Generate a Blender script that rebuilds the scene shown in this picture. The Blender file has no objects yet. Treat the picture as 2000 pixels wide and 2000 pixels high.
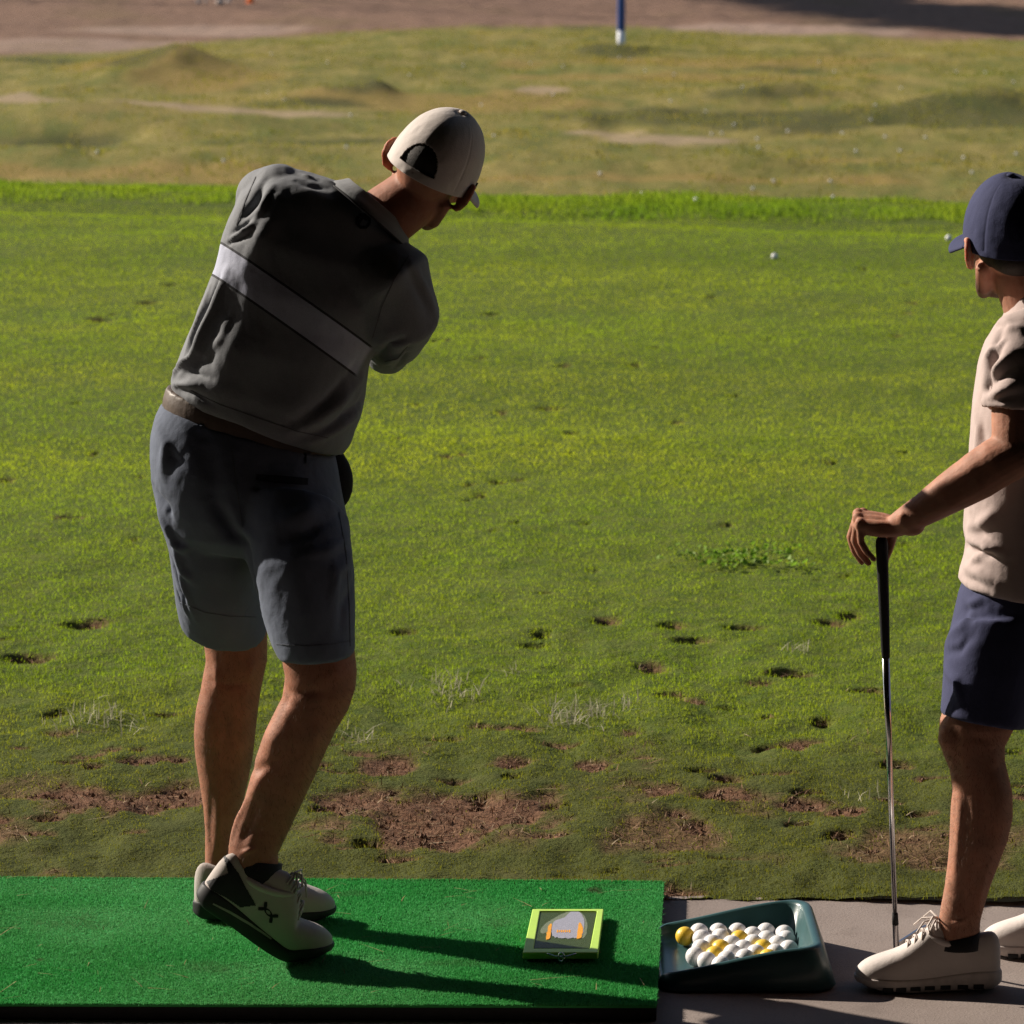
import bpy, bmesh, math, random
import numpy as np
from mathutils import Vector, Matrix
from mathutils.bvhtree import BVHTree

rng = np.random.default_rng(7)
random.seed(7)
SC = bpy.context.scene
COL = SC.collection
R = math.radians

# ------------------------------------------------------------------ camera
F = 7200.0                      # focal length in pixels of a 2000 px frame
PITCH = R(9.77)
CAMH = 2.28
cam = bpy.data.cameras.new('camera')
cam.sensor_width = 36.0
cam.lens = 36.0 * F / 2000.0
cam.clip_start = 0.1
cam.clip_end = 6000
cam.dof.use_dof = True
cam.dof.focus_distance = 8.0
cam.dof.aperture_fstop = 9
camo = bpy.data.objects.new('camera', cam)
camo.location = (0, 0, CAMH)
camo.rotation_euler = (math.pi / 2 - PITCH, 0, 0)
COL.objects.link(camo)
SC.camera = camo
CAM = np.array([0, 0, CAMH])
FW = np.array([0, math.cos(PITCH), -math.sin(PITCH)])
UP = np.array([0, math.sin(PITCH), math.cos(PITCH)])


def ray(px, py):
    d = np.array([(px - 1000) / F, 0, 0]) + UP * (-(py - 1000) / F) + FW
    return d / np.linalg.norm(d)


def W(px, py, Y):
    """the world point at ground distance Y seen at a place of the photograph"""
    d = ray(px, py)
    return CAM + d * (Y / d[1])


def G(px, py, z=0.0):
    """the world point at height z"""
    d = ray(px, py)
    return CAM + d * ((z - CAMH) / d[2])


# ------------------------------------------------------------------ noise
def _h(x, y, z, s):
    with np.errstate(over='ignore'):
        h = (x.astype(np.uint32) * np.uint32(374761393) + y.astype(np.uint32) * np.uint32(668265263)
             + z.astype(np.uint32) * np.uint32(2147483629) + np.uint32(s * 1274126177 & 0xffffffff))
        h = (h ^ (h >> np.uint32(13))) * np.uint32(1274126177)
        h = h ^ (h >> np.uint32(16))
    return h.astype(np.float64) / 4294967295.0


def vn(x, y, z=None, s=0):
    x = np.asarray(x, float); y = np.asarray(y, float)
    z = np.zeros_like(x) if z is None else np.asarray(z, float)
    xi, yi, zi = np.floor(x).astype(np.int64), np.floor(y).astype(np.int64), np.floor(z).astype(np.int64)
    fx, fy, fz = x - xi, y - yi, z - zi
    u, v, w = (f * f * f * (f * (f * 6 - 15) + 10) for f in (fx, fy, fz))
    r = 0
    for a in (0, 1):
        for b in (0, 1):
            for c in (0, 1):
                r = r + _h(xi + a, yi + b, zi + c, s) * (u if a else 1 - u) * (v if b else 1 - v) * (w if c else 1 - w)
    return r * 2 - 1


def fbm(x, y, z=None, s=0, o=3):
    r = 0; a = 1.0; k = 1.0; t = 0
    for i in range(o):
        r = r + a * vn(np.asarray(x) * k, np.asarray(y) * k, None if z is None else np.asarray(z) * k, s + i * 17)
        t += a; a *= .5; k *= 2.03
    return r / t


def sstep(a, b, x):
    t = np.clip((x - a) / (b - a), 0, 1)
    return t * t * (3 - 2 * t)


# ------------------------------------------------------------------ mesh helpers
class Buf:
    def __init__(s):
        s.v = []; s.f = []

    def add(s, v, f):
        o = len(s.v)
        s.v += [tuple(map(float, p)) for p in v]
        s.f += [tuple(i + o for i in q) for q in f]

    def loft(s, rings, caps=True, closed=True):
        n = len(rings[0]); V = [p for r in rings for p in r]; Fc = []
        m = n if closed else n - 1
        for i in range(len(rings) - 1):
            for j in range(m):
                k = (j + 1) % n
                Fc.append((i * n + j, i * n + k, (i + 1) * n + k, (i + 1) * n + j))
        if caps:
            for i, rv in ((0, 1), (len(rings) - 1, 0)):
                c = np.mean(np.array(rings[i]), 0); V.append(c); ci = len(V) - 1
                for j in range(n):
                    k = (j + 1) % n
                    Fc.append((i * n + k, i * n + j, ci) if rv else (i * n + j, i * n + k, ci))
        s.add(V, Fc)

    def sil(s, rows, n=36, e=2.2, dome=0.0, ref=(0, 1, 0)):
        """loft through cross-sections given as left and right outline points: (xl, yl, xr, yr, Y, half depth)"""
        A = [(W(a[0], a[1], a[4]), W(a[2], a[3], a[4]), a[5]) for a in rows]
        cs = [(p + q) / 2 for p, q, _ in A]
        rings = []
        for i, (p, q, t) in enumerate(A):
            ax = cs[min(i + 1, len(cs) - 1)] - cs[max(i - 1, 0)]
            hv = (q - p) / 2
            d = np.cross(ax, hv); d /= max(np.linalg.norm(d), 1e-9)
            if d @ np.array(ref) < 0: d = -d
            r = []
            for j in range(n):
                a = 2 * math.pi * j / n
                ca, sa = math.cos(a), math.sin(a)
                ca = math.copysign(abs(ca) ** (2 / e), ca); sa = math.copysign(abs(sa) ** (2 / e), sa)
                r.append(cs[i] + hv * ca + d * (t * sa))
            rings.append(r)
        s.loft(rings)
        return cs

    def tube(s, pts, rad, n=18, caps=True, flat=None, ref=None, dome=True):
        pts = [np.array(p, float) for p in pts]
        if np.isscalar(rad): rad = [rad] * len(pts)
        T = []
        for i in range(len(pts)):
            t = pts[min(i + 1, len(pts) - 1)] - pts[max(i - 1, 0)]
            T.append(t / max(np.linalg.norm(t), 1e-9))
        u = np.array(ref, float) if ref is not None else (np.array([0, 0, 1.0]) if abs(T[0][2]) < .9 else np.array([1.0, 0, 0]))
        rings = []

        def ring(c, r, t, u):
            w = np.cross(t, u)
            f = 1.0 if flat is None else flat
            return [c + u * (r * math.cos(2 * math.pi * j / n)) + w * (r * f * math.sin(2 * math.pi * j / n)) for j in range(n)]
        for i, (p, t) in enumerate(zip(pts, T)):
            u = u - t * (u @ t); u /= max(np.linalg.norm(u), 1e-9)
            if i == 0 and dome:
                for a in (80, 60, 40, 20):
                    rings.append(ring(p - t * rad[0] * math.sin(R(a)), rad[0] * math.cos(R(a)), t, u))
            rings.append(ring(p, rad[i], t, u))
        if dome:
            for a in (20, 40, 60, 80):
                rings.append(ring(pts[-1] + T[-1] * rad[-1] * math.sin(R(a)), rad[-1] * math.cos(R(a)), T[-1], u))
        s.loft(rings, caps)

    def ell(s, c, r, M=None, nu=20, nv=12):
        M = np.eye(3) if M is None else np.array(M)
        c = np.array(c, float); rings = []
        for i in range(1, nv):
            a = math.pi * i / nv
            rings.append([c + M @ np.array([r[0] * math.sin(a) * math.cos(2 * math.pi * j / nu),
                                            r[1] * math.sin(a) * math.sin(2 * math.pi * j / nu), -r[2] * math.cos(a)]) for j in range(nu)])
        s.loft(rings)

    def box(s, c, h, M=None):
        M = np.eye(3) if M is None else np.array(M)
        c = np.array(c, float)
        v = [c + M @ np.array([a * h[0], b * h[1], d * h[2]]) for d in (-1, 1) for b in (-1, 1) for a in (-1, 1)]
        s.add(v, [(0, 2, 3, 1), (4, 5, 7, 6), (0, 1, 5, 4), (2, 6, 7, 3), (0, 4, 6, 2), (1, 3, 7, 5)])

    def xf(s, fn):
        s.v = [tuple(map(float, fn(np.array(p)))) for p in s.v]
        return s

    def mesh(s, name='m'):
        me = bpy.data.meshes.new(name)
        me.from_pydata(s.v, [], s.f); me.update()
        bm = bmesh.new(); bm.from_mesh(me)
        bmesh.ops.recalc_face_normals(bm, faces=bm.faces)
        bm.to_mesh(me); bm.free()
        return me


def modded(me, *mods):
    """apply modifiers to a mesh: (type, {settings}) pairs"""
    o = bpy.data.objects.new('work', me); COL.objects.link(o)
    for t, kw in mods:
        m = o.modifiers.new(t, t)
        for k, v in kw.items(): setattr(m, k, v)
    dg = bpy.context.evaluated_depsgraph_get(); dg.update()
    out = bpy.data.meshes.new_from_object(o.evaluated_get(dg))
    bpy.data.objects.remove(o)
    return out


def fuse(buf, voxel, it=6, fac=.5):
    return modded(buf.mesh(), ('REMESH', dict(mode='VOXEL', voxel_size=voxel, adaptivity=0)), ('SMOOTH', dict(iterations=it, factor=fac)))


def co(me):
    a = np.empty(len(me.vertices) * 3); me.vertices.foreach_get('co', a); return a.reshape(-1, 3)


def no(me):
    a = np.empty(len(me.vertices) * 3); me.vertices.foreach_get('normal', a); return a.reshape(-1, 3)


def setco(me, P):
    me.vertices.foreach_set('co', np.ascontiguousarray(P, dtype=np.float64).ravel()); me.update()


def bvh(me, o=None):
    b = Vector(o['_b'][:]) if o is not None else Vector((0, 0, 0))
    return BVHTree.FromPolygons([(v.co + b)[:] for v in me.vertices], [p.vertices[:] for p in me.polygons])


def hit(tree, px, py, off=0.0):
    d = Vector(ray(px, py)); p, nn, i, dist = tree.ray_cast(Vector(CAM), d)
    if p is None:
        q = tree.find_nearest(Vector(W(px, py, 7.6)))
        p, nn = q[0], q[1]
    if nn.dot(d) > 0: nn = -nn
    return np.array(p + nn * off), np.array(nn)


def fold(me, tree, lines):
    """press folds into cloth: (points on the photograph, width m, height m)"""
    P = co(me); N = no(me); D = np.zeros(len(P))
    for pts, w, amp in lines:
        q = np.array([hit(tree, *p)[0] if len(p) == 2 else W(*p) for p in pts])
        best = np.full(len(P), 9.0); tt = np.zeros(len(P)); n = len(q) - 1
        for i in range(n):
            a, b = q[i], q[i + 1]; ab = b - a; L = max(ab @ ab, 1e-9)
            t = np.clip(((P - a) @ ab) / L, 0, 1)
            d = np.linalg.norm(P - (a + t[:, None] * ab), axis=1)
            m = d < best
            best[m] = d[m]; tt[m] = (i + t[m]) / n
        taper = np.sin(np.pi * np.clip(tt, .04, .96)) ** .6
        D += amp * np.exp(-(best / w) ** 2) * taper
    setco(me, P + N * D[:, None])


def attr(me, name, vals):
    a = me.attributes.get(name) or me.attributes.new(name, 'FLOAT', 'POINT')
    a.data.foreach_set('value', np.ascontiguousarray(vals, dtype=np.float32))


def link(name, me, mat=None, parent=None, base=None, smooth=True, label=None, cat=None, group=None, kind=None):
    """link a mesh made in world coordinates; its origin goes to base (a part shares its thing's base)"""
    o = bpy.data.objects.new(name, me); me.name = name
    COL.objects.link(o)
    b = np.array(base if base is not None else (parent['_b'][:] if parent is not None else (0, 0, 0)), float)
    if np.any(b): setco(me, co(me) - b)
    o['_b'] = [float(t) for t in b]
    if parent is not None:
        o.parent = parent
        pb = np.array(parent['_b'][:]); o.location = tuple(b - pb)
    else:
        o.location = tuple(b)
    if mat is not None and not me.materials: me.materials.append(mat)
    me.polygons.foreach_set('use_smooth', [bool(smooth)] * len(me.polygons))
    tag(o, label, cat, group, kind)
    return o


def tag(o, label=None, cat=None, group=None, kind=None):
    if label: o['label'] = label
    if cat: o['category'] = cat
    if group: o['group'] = group
    if kind: o['kind'] = kind
    return o


def thing(name, base, label, cat, group=None):
    o = bpy.data.objects.new(name, None); COL.objects.link(o)
    o.location = tuple(map(float, base)); o['_b'] = [float(t) for t in base]
    o.empty_display_size = .1
    return tag(o, label, cat, group)


# ------------------------------------------------------------------ materials
class NT:
    def __init__(s, name):
        s.m = bpy.data.materials.new(name); s.m.use_nodes = True
        s.t = s.m.node_tree; s.t.nodes.clear()
        s.out = s.n('ShaderNodeOutputMaterial')

    def n(s, t, **kw):
        x = s.t.nodes.new(t)
        for k, v in kw.items(): setattr(x, k, v)
        return x

    def l(s, a, b): s.t.links.new(a, b)

    def val(s, v, sock):
        if hasattr(v, 'links') or isinstance(v, bpy.types.NodeSocket): s.l(v, sock)
        else: sock.default_value = v

    def noise(s, scale, detail=3, rough=.55, vec=None, dist=0):
        x = s.n('ShaderNodeTexNoise'); x.inputs['Scale'].default_value = scale
        x.inputs['Detail'].default_value = detail; x.inputs['Roughness'].default_value = rough
        x.inputs['Distortion'].default_value = dist
        s.l(vec if vec is not None else s.obj(), x.inputs['Vector'])
        return x.outputs['Fac']

    def obj(s):
        if not hasattr(s, '_tc'): s._tc = s.n('ShaderNodeTexCoord')
        return s._tc.outputs['Object']

    def pos(s):
        if not hasattr(s, '_g'): s._g = s.n('ShaderNodeNewGeometry')
        return s._g.outputs['Position']

    def scaled(s, vec, sc):
        x = s.n('ShaderNodeVectorMath', operation='MULTIPLY'); s.l(vec, x.inputs[0]); x.inputs[1].default_value = sc
        return x.outputs[0]

    def ramp(s, fac, stops, interp='LINEAR'):
        x = s.n('ShaderNodeValToRGB'); cr = x.color_ramp; cr.interpolation = interp
        while len(cr.elements) < len(stops): cr.elements.new(.5)
        for e, (p, c) in zip(cr.elements, stops):
            e.position = p; e.color = (*c, 1) if len(c) == 3 else c
        s.l(fac, x.inputs[0]); return x.outputs[0]

    def mapr(s, v, a, b, c=0., d=1.):
        x = s.n('ShaderNodeMapRange'); s.val(v, x.inputs[0])
        for i, q in enumerate((a, b, c, d)): x.inputs[i + 1].default_value = q
        return x.outputs[0]

    def mix(s, f, a, b, mode='MIX'):
        x = s.n('ShaderNodeMix', data_type='RGBA', blend_type=mode)
        s.val(f, x.inputs[0])
        for v, i in ((a, 6), (b, 7)):
            s.val((*v, 1) if isinstance(v, tuple) and len(v) == 3 else v, x.inputs[i])
        return x.outputs[2]

    def math(s, op, a, b=0.):
        x = s.n('ShaderNodeMath', operation=op); s.val(a, x.inputs[0]); s.val(b, x.inputs[1]); return x.outputs[0]

    def at(s, name):
        x = s.n('ShaderNodeAttribute', attribute_name=name); return x.outputs['Fac']

    def bump(s, h, strength=.3, dist=.002):
        x = s.n('ShaderNodeBump'); x.inputs['Strength'].default_value = strength; x.inputs['Distance'].default_value = dist
        s.l(h, x.inputs['Height']); return x.outputs[0]

    def pbr(s, color, rough=.7, spec=.3, normal=None, metal=0., sheen=0., sss=0., sssr=(.01, .004, .002), coat=0., trans=None):
        p = s.n('ShaderNodeBsdfPrincipled')
        s.val((*color, 1) if isinstance(color, tuple) and len(color) == 3 else color, p.inputs['Base Color'])
        s.val(rough, p.inputs['Roughness']); p.inputs['Specular IOR Level'].default_value = spec
        p.inputs['Metallic'].default_value = metal
        p.inputs['Sheen Weight'].default_value = sheen; p.inputs['Sheen Roughness'].default_value = .5
        p.inputs['Coat Weight'].default_value = coat
        if not isinstance(sss, float) or sss > 0:
            s.val(sss, p.inputs['Subsurface Weight'])
            p.inputs['Subsurface Radius'].default_value = (1, .35, .18)
            p.inputs['Subsurface Scale'].default_value = sssr[0]
        if normal is not None: s.l(normal, p.inputs['Normal'])
        sh = p.outputs[0]
        if trans is not None:
            t = s.n('ShaderNodeBsdfTranslucent'); s.val(trans[0], t.inputs[0])
            mx = s.n('ShaderNodeMixShader'); mx.inputs[0].default_value = trans[1]
            s.l(sh, mx.inputs[1]); s.l(t.outputs[0], mx.inputs[2]); sh = mx.outputs[0]
        s.l(sh, s.out.inputs[0])
        return s.m


def simple(name, c, rough=.6, var=.12, scale=40, bump=0., bscale=200, **kw):
    m = NT(name)
    f = m.noise(scale, 4)
    a = tuple(x * (1 - var) for x in c); b = tuple(x * (1 + var) for x in c)
    col = m.ramp(f, [(.3, a), (.7, b)])
    nrm = m.bump(m.noise(bscale, 3), bump, .002) if bump else None
    return m.pbr(col, rough, normal=nrm, **kw)


def fabric(name, c, var=.08, weave=900, sheen=.25, heather=.0, rough=.85):
    m = NT(name)
    big = m.noise(7, 3); fine = m.noise(weave * .6, 2)
    col = m.ramp(big, [(.3, tuple(x * (1 - var) for x in c)), (.7, tuple(x * (1 + var) for x in c))])
    if heather:
        col = m.mix(m.mapr(fine, .35, .65), col, m.mix(heather, col, (0, 0, 0)))
    h = m.math('ADD', m.math('MULTIPLY', fine, .35), m.math('MULTIPLY', m.noise(55, 3), 1.0))
    return m.pbr(col, rough, .15, m.bump(h, .35, .003), sheen=sheen)
# ================================================================== light and air
SUN_AZ, SUN_EL = 28.0, 29.0
BLOCKER_ROOF_Y = 8.15  # front edge of the added roof that blocks sky light
sd = Vector((-math.cos(R(SUN_AZ)) * math.cos(R(SUN_EL)), math.sin(R(SUN_AZ)) * math.cos(R(SUN_EL)), math.sin(R(SUN_EL))))
sun = bpy.data.lights.new('sun', 'SUN'); sun.energy = 5.0; sun.angle = R(.55); sun.color = (1, .90, .77)
so = bpy.data.objects.new('sun', sun); COL.objects.link(so)
so.rotation_euler = sd.to_track_quat('Z', 'Y').to_euler(); so.location = (-20, 20, 20)
wd = bpy.data.worlds.new('World'); SC.world = wd; wd.use_nodes = True
wt = wd.node_tree; wt.nodes.clear()
sky = wt.nodes.new('ShaderNodeTexSky'); sky.sky_type = 'NISHITA'; sky.sun_disc = False
sky.sun_elevation = R(SUN_EL); sky.sun_rotation = math.atan2(sd.x, sd.y); sky.air_density = 1; sky.dust_density = .6; sky.ozone_density = 1
bg = wt.nodes.new('ShaderNodeBackground'); bg.inputs[1].default_value = .05
wo = wt.nodes.new('ShaderNodeOutputWorld'); wt.links.new(sky.outputs[0], bg.inputs[0]); wt.links.new(bg.outputs[0], wo.inputs[0])
SC.view_settings.view_transform = 'Standard'; SC.view_settings.look = 'None'
SC.view_settings.exposure = 0.75; SC.view_settings.gamma = 1.0
SC.render.engine = 'CYCLES'
SC.cycles.max_bounces = 6; SC.cycles.diffuse_bounces = 2; SC.cycles.transmission_bounces = 4
SC.cycles.use_denoising = True; SC.cycles.denoiser = 'OPENIMAGEDENOISE'; SC.cycles.denoising_prefilter = 'NONE'

# ================================================================== ground
EDGE_Z = 0.012
e0, e1 = G(1340, 1757), G(2000, 1767)
def edge_y(x):          # where the lawn meets the slab
    return e0[1] + (np.asarray(x) - e0[0]) * (e1[1] - e0[1]) / (e1[0] - e0[0]) + .012 * vn(np.asarray(x) * 9, np.asarray(x) * 0, s=5) + .006 * vn(np.asarray(x) * 31, np.asarray(x) * 0, s=6)
l0, l1 = G(0, 404), G(2000, 447)
def lip_y(x):           # far edge of the tee, where taller grass grows before the drop
    return l0[1] + (np.asarray(x) - l0[0]) * (l1[1] - l0[1]) / (l1[0] - l0[0])
LIPW = 1.5

def patch(px, py, rx, ry, z=0.0):
    c = G(px, py, z); a = G(px, py - ry, z)[1]; b = G(px, py + ry, z)[1]
    return (c[0], (a + b) / 2, rx * (c[1] / F), abs(a - b) / 2)

DIRT = [(930, 1590, 260, 42), (800, 1628, 140, 34), (720, 1580, 95, 34), (230, 1580, 150, 26), (340, 1560, 60, 24), (1270, 1540, 80, 17),
        (1440, 1558, 80, 12), (1540, 1578, 70, 9), (1310, 1590, 40, 9), (1650, 1595, 40, 8), (755, 1500, 46, 16), (990, 1498, 50, 12), (1240, 1436, 34, 10),
        (1180, 1500, 40, 9), (1430, 1682, 60, 4), (1060, 1640, 70, 10), (110, 1560, 60, 16), (250, 1500, 60, 10), (130, 1440, 50, 12), (1355, 1618, 34, 12), (60, 1640, 60, 8), (1360, 1382, 30, 6), (1290, 1755, 60, 16), (1340, 1748, 50, 8),
        (1490, 1345, 36, 7), (1560, 1460, 60, 8), (1000, 1430, 60, 6), (560, 1500, 70, 9), (640, 1655, 50, 9), (450, 1590, 70, 20)]
DIVOT = [(1057, 1257, 18, 10), (1185, 1228, 26, 9), (1310, 1236, 24, 8), (1272, 1317, 28, 12), (940, 978, 12, 7), (918, 955, 12, 4), (980, 800, 13, 5), (290, 596, 20, 5),
         (195, 634, 30, 6), (165, 1232, 50, 9), (182, 886, 8, 5), (872, 900, 11, 4), (780, 862, 8, 4), (1116, 847, 18, 5), (1076, 792, 30, 4), (1322, 816, 12, 4), (1435, 770, 14, 3),
         (60, 1297, 60, 9), (1160, 1123, 14, 6), (1622, 905, 12, 4), (790, 1250, 30, 7), (1045, 1275, 30, 5), (1620, 1230, 30, 7), (1660, 1215, 26, 8), (1240, 720, 12, 4), (1100, 722, 10, 3),
         (960, 1052, 8, 4), (1140, 1040, 9, 3), (910, 990, 9, 3), (140, 1035, 30, 5), (275, 935, 10, 4), (15, 940, 20, 5), (700, 780, 12, 3), (1280, 690, 9, 3), (1500, 1410, 26, 7), (1420, 1390, 30, 7),
         (870, 1455, 40, 8), (1310, 1375, 30, 8), (1605, 1415, 26, 10), (1500, 1462, 30, 8), (1420, 1530, 40, 12), (1560, 1610, 30, 12), (1640, 1635, 30, 12), (1575, 1555, 36, 8), (940, 1555, 30, 14),
         (1080, 1575, 40, 10), (720, 1660, 44, 13), (640, 1590, 40, 16), (1195, 1700, 18, 8), (1110, 1712, 40, 4), (1000, 1525, 28, 7), (1370, 1515, 34, 8), (150, 1500, 60, 10), (330, 1405, 50, 8), (110, 1405, 40, 6),
         (1350, 1265, 30, 6), (1540, 1330, 50, 6), (1450, 1240, 40, 5), (1700, 1360, 40, 7), (960, 620, 20, 3), (330, 560, 14, 3), (1750, 1500, 40, 9), (1800, 1590, 40, 9), (680, 1290, 20, 6), (1980, 1470, 40, 8), (1990, 1340, 40, 10)]
for _ in range(55):     # broken scraps of bare soil along the mats
    DIRT.append((random.uniform(-100, 2100), random.uniform(1450, 1695), random.uniform(12, 48), random.uniform(2, 5.5)))
for _ in range(70):     # smaller pitch marks scattered over the tee
    y = 520 + 1180 * random.random() ** 1.1
    DIVOT.append((random.uniform(-150, 2150), y, random.uniform(4, 13), random.uniform(1.5, 3.5)))
dirtp = [patch(*d) for d in DIRT]; divp = [patch(a, c, r1 * (.8 if c > 1380 else 1), r2 * (.62 if c > 1380 else .9)) for a, c, r1, r2 in DIVOT]

def soil_mask(x, y):
    n = fbm(x * 11, y * 6, s=3, o=4)
    m = np.zeros_like(x)
    for L, k in ((dirtp, .95), (divp, .5)):
        for cx, cy, rx, ry in L:
            sel = (np.abs(x - cx) < rx * 2) & (np.abs(y - cy) < ry * 2)
            if not sel.any(): continue
            d = np.sqrt(((x[sel] - cx) / rx) ** 2 + ((y[sel] - cy) / ry) ** 2)
            m[sel] = np.maximum(m[sel], 1 - sstep(.50, 1.22, d + n[sel] * k * 1.15))
    # trodden strip along the mats, thin and patchy
    worn = (1 - sstep(8.9, 9.9, y + .5 * vn(x * 1.1, y * .8, s=44)))
    m = np.maximum(m, worn * sstep(.24, .60, fbm(x * 3.2, y * 2.0, s=15, o=4)) * .7)
    return m

def div_mask(x, y):
    m = np.zeros_like(x)
    for cx, cy, rx, ry in divp:
        sel = (np.abs(x - cx) < rx * 1.6) & (np.abs(y - cy) < ry * 1.6)
        if sel.any():
            d = np.sqrt(((x[sel] - cx) / rx) ** 2 + ((y[sel] - cy) / ry) ** 2)
            m[sel] = np.maximum(m[sel], 1 - sstep(.5, 1.1, d))
    return m

FZ = -1.3
def fpatch(px, py, rx, ry): return patch(px, py, rx, ry, FZ)
MOUND = [(*fpatch(280, 145, 150, 30), .30), (*fpatch(360, 140, 120, 22), .14), (*fpatch(640, 188, 130, 12), .26), (*fpatch(740, 184, 40, 8), .16), (*fpatch(1200, 100, 85, 6), .16), (*fpatch(1560, 190, 240, 14), .22), (*fpatch(1900, 205, 170, 18), .34),
         (*fpatch(1150, 245, 90, 10), .16), (*fpatch(120, 225, 260, 22), .20), (*fpatch(150, 305, 500, 18), .18), (*fpatch(1400, 330, 420, 10), .16), (*fpatch(480, 245, 200, 8), .14)]
HOLLOW = [(*fpatch(120, 262, 150, 16), .20), (*fpatch(260, 290, 100, 10), .12), (*fpatch(560, 275, 170, 9), .12), (*fpatch(1180, 250, 70, 8), .10), (*fpatch(1760, 232, 130, 10), .14), (*fpatch(820, 205, 200, 7), .08), (*fpatch(1850, 305, 260, 5), .10), (*fpatch(1350, 340, 160, 4), .07)]
def far_z(x, y):
    z = FZ + .10 * fbm(x * .16, y * .07, s=21, o=3) + .045 * fbm(x * .5, y * .24, s=22, o=3) + .022 * fbm(x * 1.4, y * .8, s=23, o=2)
    for L, sg in ((MOUND, 1), (HOLLOW, -1)):
        for cx, cy, rx, ry, h in L:
            q = ((x - cx) / rx) ** 2 + ((y - cy) / ry) ** 2
            z = z + sg * h * np.exp(-q * 1.6) * (1 + .35 * vn(x * 1.3, y * .6, s=31))
    z = z + .03 * fbm(x * 2.6, y * 1.1, s=24, o=3) + .05 * np.maximum(0, fbm(x * .9, y * .35, s=25, o=3))
    z = z + .010 * np.clip(y - 88, 0, None) + .0005 * np.clip(y - 100, 0, 300) ** 2
    return z

def tee_z(x, y):
    z = EDGE_Z + .010 * fbm(x * 1.3, y * .8, s=8, o=3)
    z = z + .022 * vn(x * .18, y * .32, s=9) * sstep(9, 13, y) + .020 * fbm(x * .16, y * .95, s=19, o=2) * sstep(9.5, 12, y) + .016 * vn(x * .5, y * .7, s=10) * sstep(10, 14, y)
    z = z + (.013 + .009 * (1 - sstep(9.5, 11.5, y))) * fbm(x * 7, y * 4.2, s=11, o=4) * (1 - .6 * sstep(10, 15, y))
    return z

def ground_z(x, y, soil=None):
    x = np.asarray(x, float); y = np.asarray(y, float)
    ly = lip_y(x)
    zt = tee_z(x, y)
    if soil is not None:
        zt = zt - soil * (.012 + .006 * fbm(x * 26, y * 22, s=41, o=3)) + soil * .007 * vn(x * 60, y * 60, s=42)
    zt = zt + .022 * np.exp(-((y - ly - .9) / .7) ** 2) - .035 * np.exp(-((y - ly + .25) / .35) ** 2)
    t = sstep(0, 1, (y - ly - LIPW) / 9.0)
    return zt * (1 - t) + far_z(x, y) * t

ys = np.concatenate([np.arange(7.55, 11.6, .016), np.arange(11.6, 28.5, .045), 28.5 * 1.0095 ** np.arange(0, 290)])
nx = 330
U = np.linspace(-1, 1, nx); out_ = np.geomspace(1.02, 7.5, 34); U = np.concatenate([-out_[::-1], U, out_]); nx = len(U)
X = U[None, :] * (.20 * ys[:, None] + 1.5); Y = np.repeat(ys[:, None], nx, 1)
Y = np.maximum(Y, edge_y(X))           # the front rows gather on the slab's edge
x, y = X.ravel(), Y.ravel()
soil = np.where(y < 29, soil_mask(x, y), 0.0); dv = np.where(y < 29, div_mask(x, y), 0)
z = ground_z(x, y, np.maximum(soil, dv))
z = z - .022 * dv * sstep(7, 9, y)
front = Y <= edge_y(X) + 1e-6
keep_rows = max(int(np.where(~front.all(1))[0][0]) - 1, 0)
# paint of the far range: bare dirt, dry grass
fx, fy = x, y
def area(L, k=.5, sc=1.0):
    n = fbm(fx * .9 * sc, fy * .35 * sc, s=51, o=4); m = np.zeros_like(fx)
    for cx, cy, rx, ry in L:
        d = np.sqrt(((fx - cx) / rx) ** 2 + ((fy - cy) / ry) ** 2); m = np.maximum(m, 1 - sstep(.75, 1.15, d + n * k))
    return m
def strip(pts, hw):
    q = np.array([G(a, b, FZ)[:2] for a, b in pts]); best = np.full(len(fx), 99.)
    for i in range(len(q) - 1):
        a, b = q[i], q[i + 1]; ab = b - a
        t = np.clip(((fx - a[0]) * ab[0] + (fy - a[1]) * ab[1]) / (ab @ ab), 0, 1)
        best = np.minimum(best, np.hypot(fx - a[0] - t * ab[0], (fy - a[1] - t * ab[1])))
    return 1 - sstep(hw * .6, hw * 1.3, best + .5 * hw * fbm(fx * 1.1, fy * .5, s=61))
bx = np.array([G(a, b, FZ)[:2] for a, b in ((-600, 150), (0, 118), (200, 108), (350, 88), (500, 70), (700, 62), (1000, 52), (1250, 56), (1500, 66), (1800, 76), (2000, 80), (2600, 95))])
yb = np.interp(fx / fy, bx[:, 0] / bx[:, 1], bx[:, 1])
dirtfar = sstep(-.8, 1.4, fy - yb + 2.2 * fbm(fx * .25, fy * .2, s=71, o=3))
pale = np.maximum(strip([(-700, 170), (0, 191), (150, 204), (330, 216), (620, 226)], .55), area([fpatch(1300, 277, 150, 12), fpatch(1180, 262, 90, 8), fpatch(1060, 178, 50, 6), fpatch(25, 190, 40, 7)], .45))
pale2 = np.maximum(area([fpatch(150, 92, 300, 16), fpatch(1500, 58, 260, 9), fpatch(350, 60, 260, 9)], .5, .5), 0)
dark = area([fpatch(130, 262, 150, 15), fpatch(260, 292, 90, 8), fpatch(570, 276, 180, 8), fpatch(1190, 102, 90, 7), fpatch(320, 242, 60, 5), fpatch(700, 186, 70, 9), fpatch(1850, 225, 200, 18), fpatch(1450, 232, 330, 22), fpatch(1500, 196, 160, 6), fpatch(280, 140, 60, 16), fpatch(1140, 58, 50, 4), fpatch(60, 120, 100, 7), fpatch(1540, 133, 90, 4), fpatch(640, 205, 120, 6)], .6)
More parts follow.
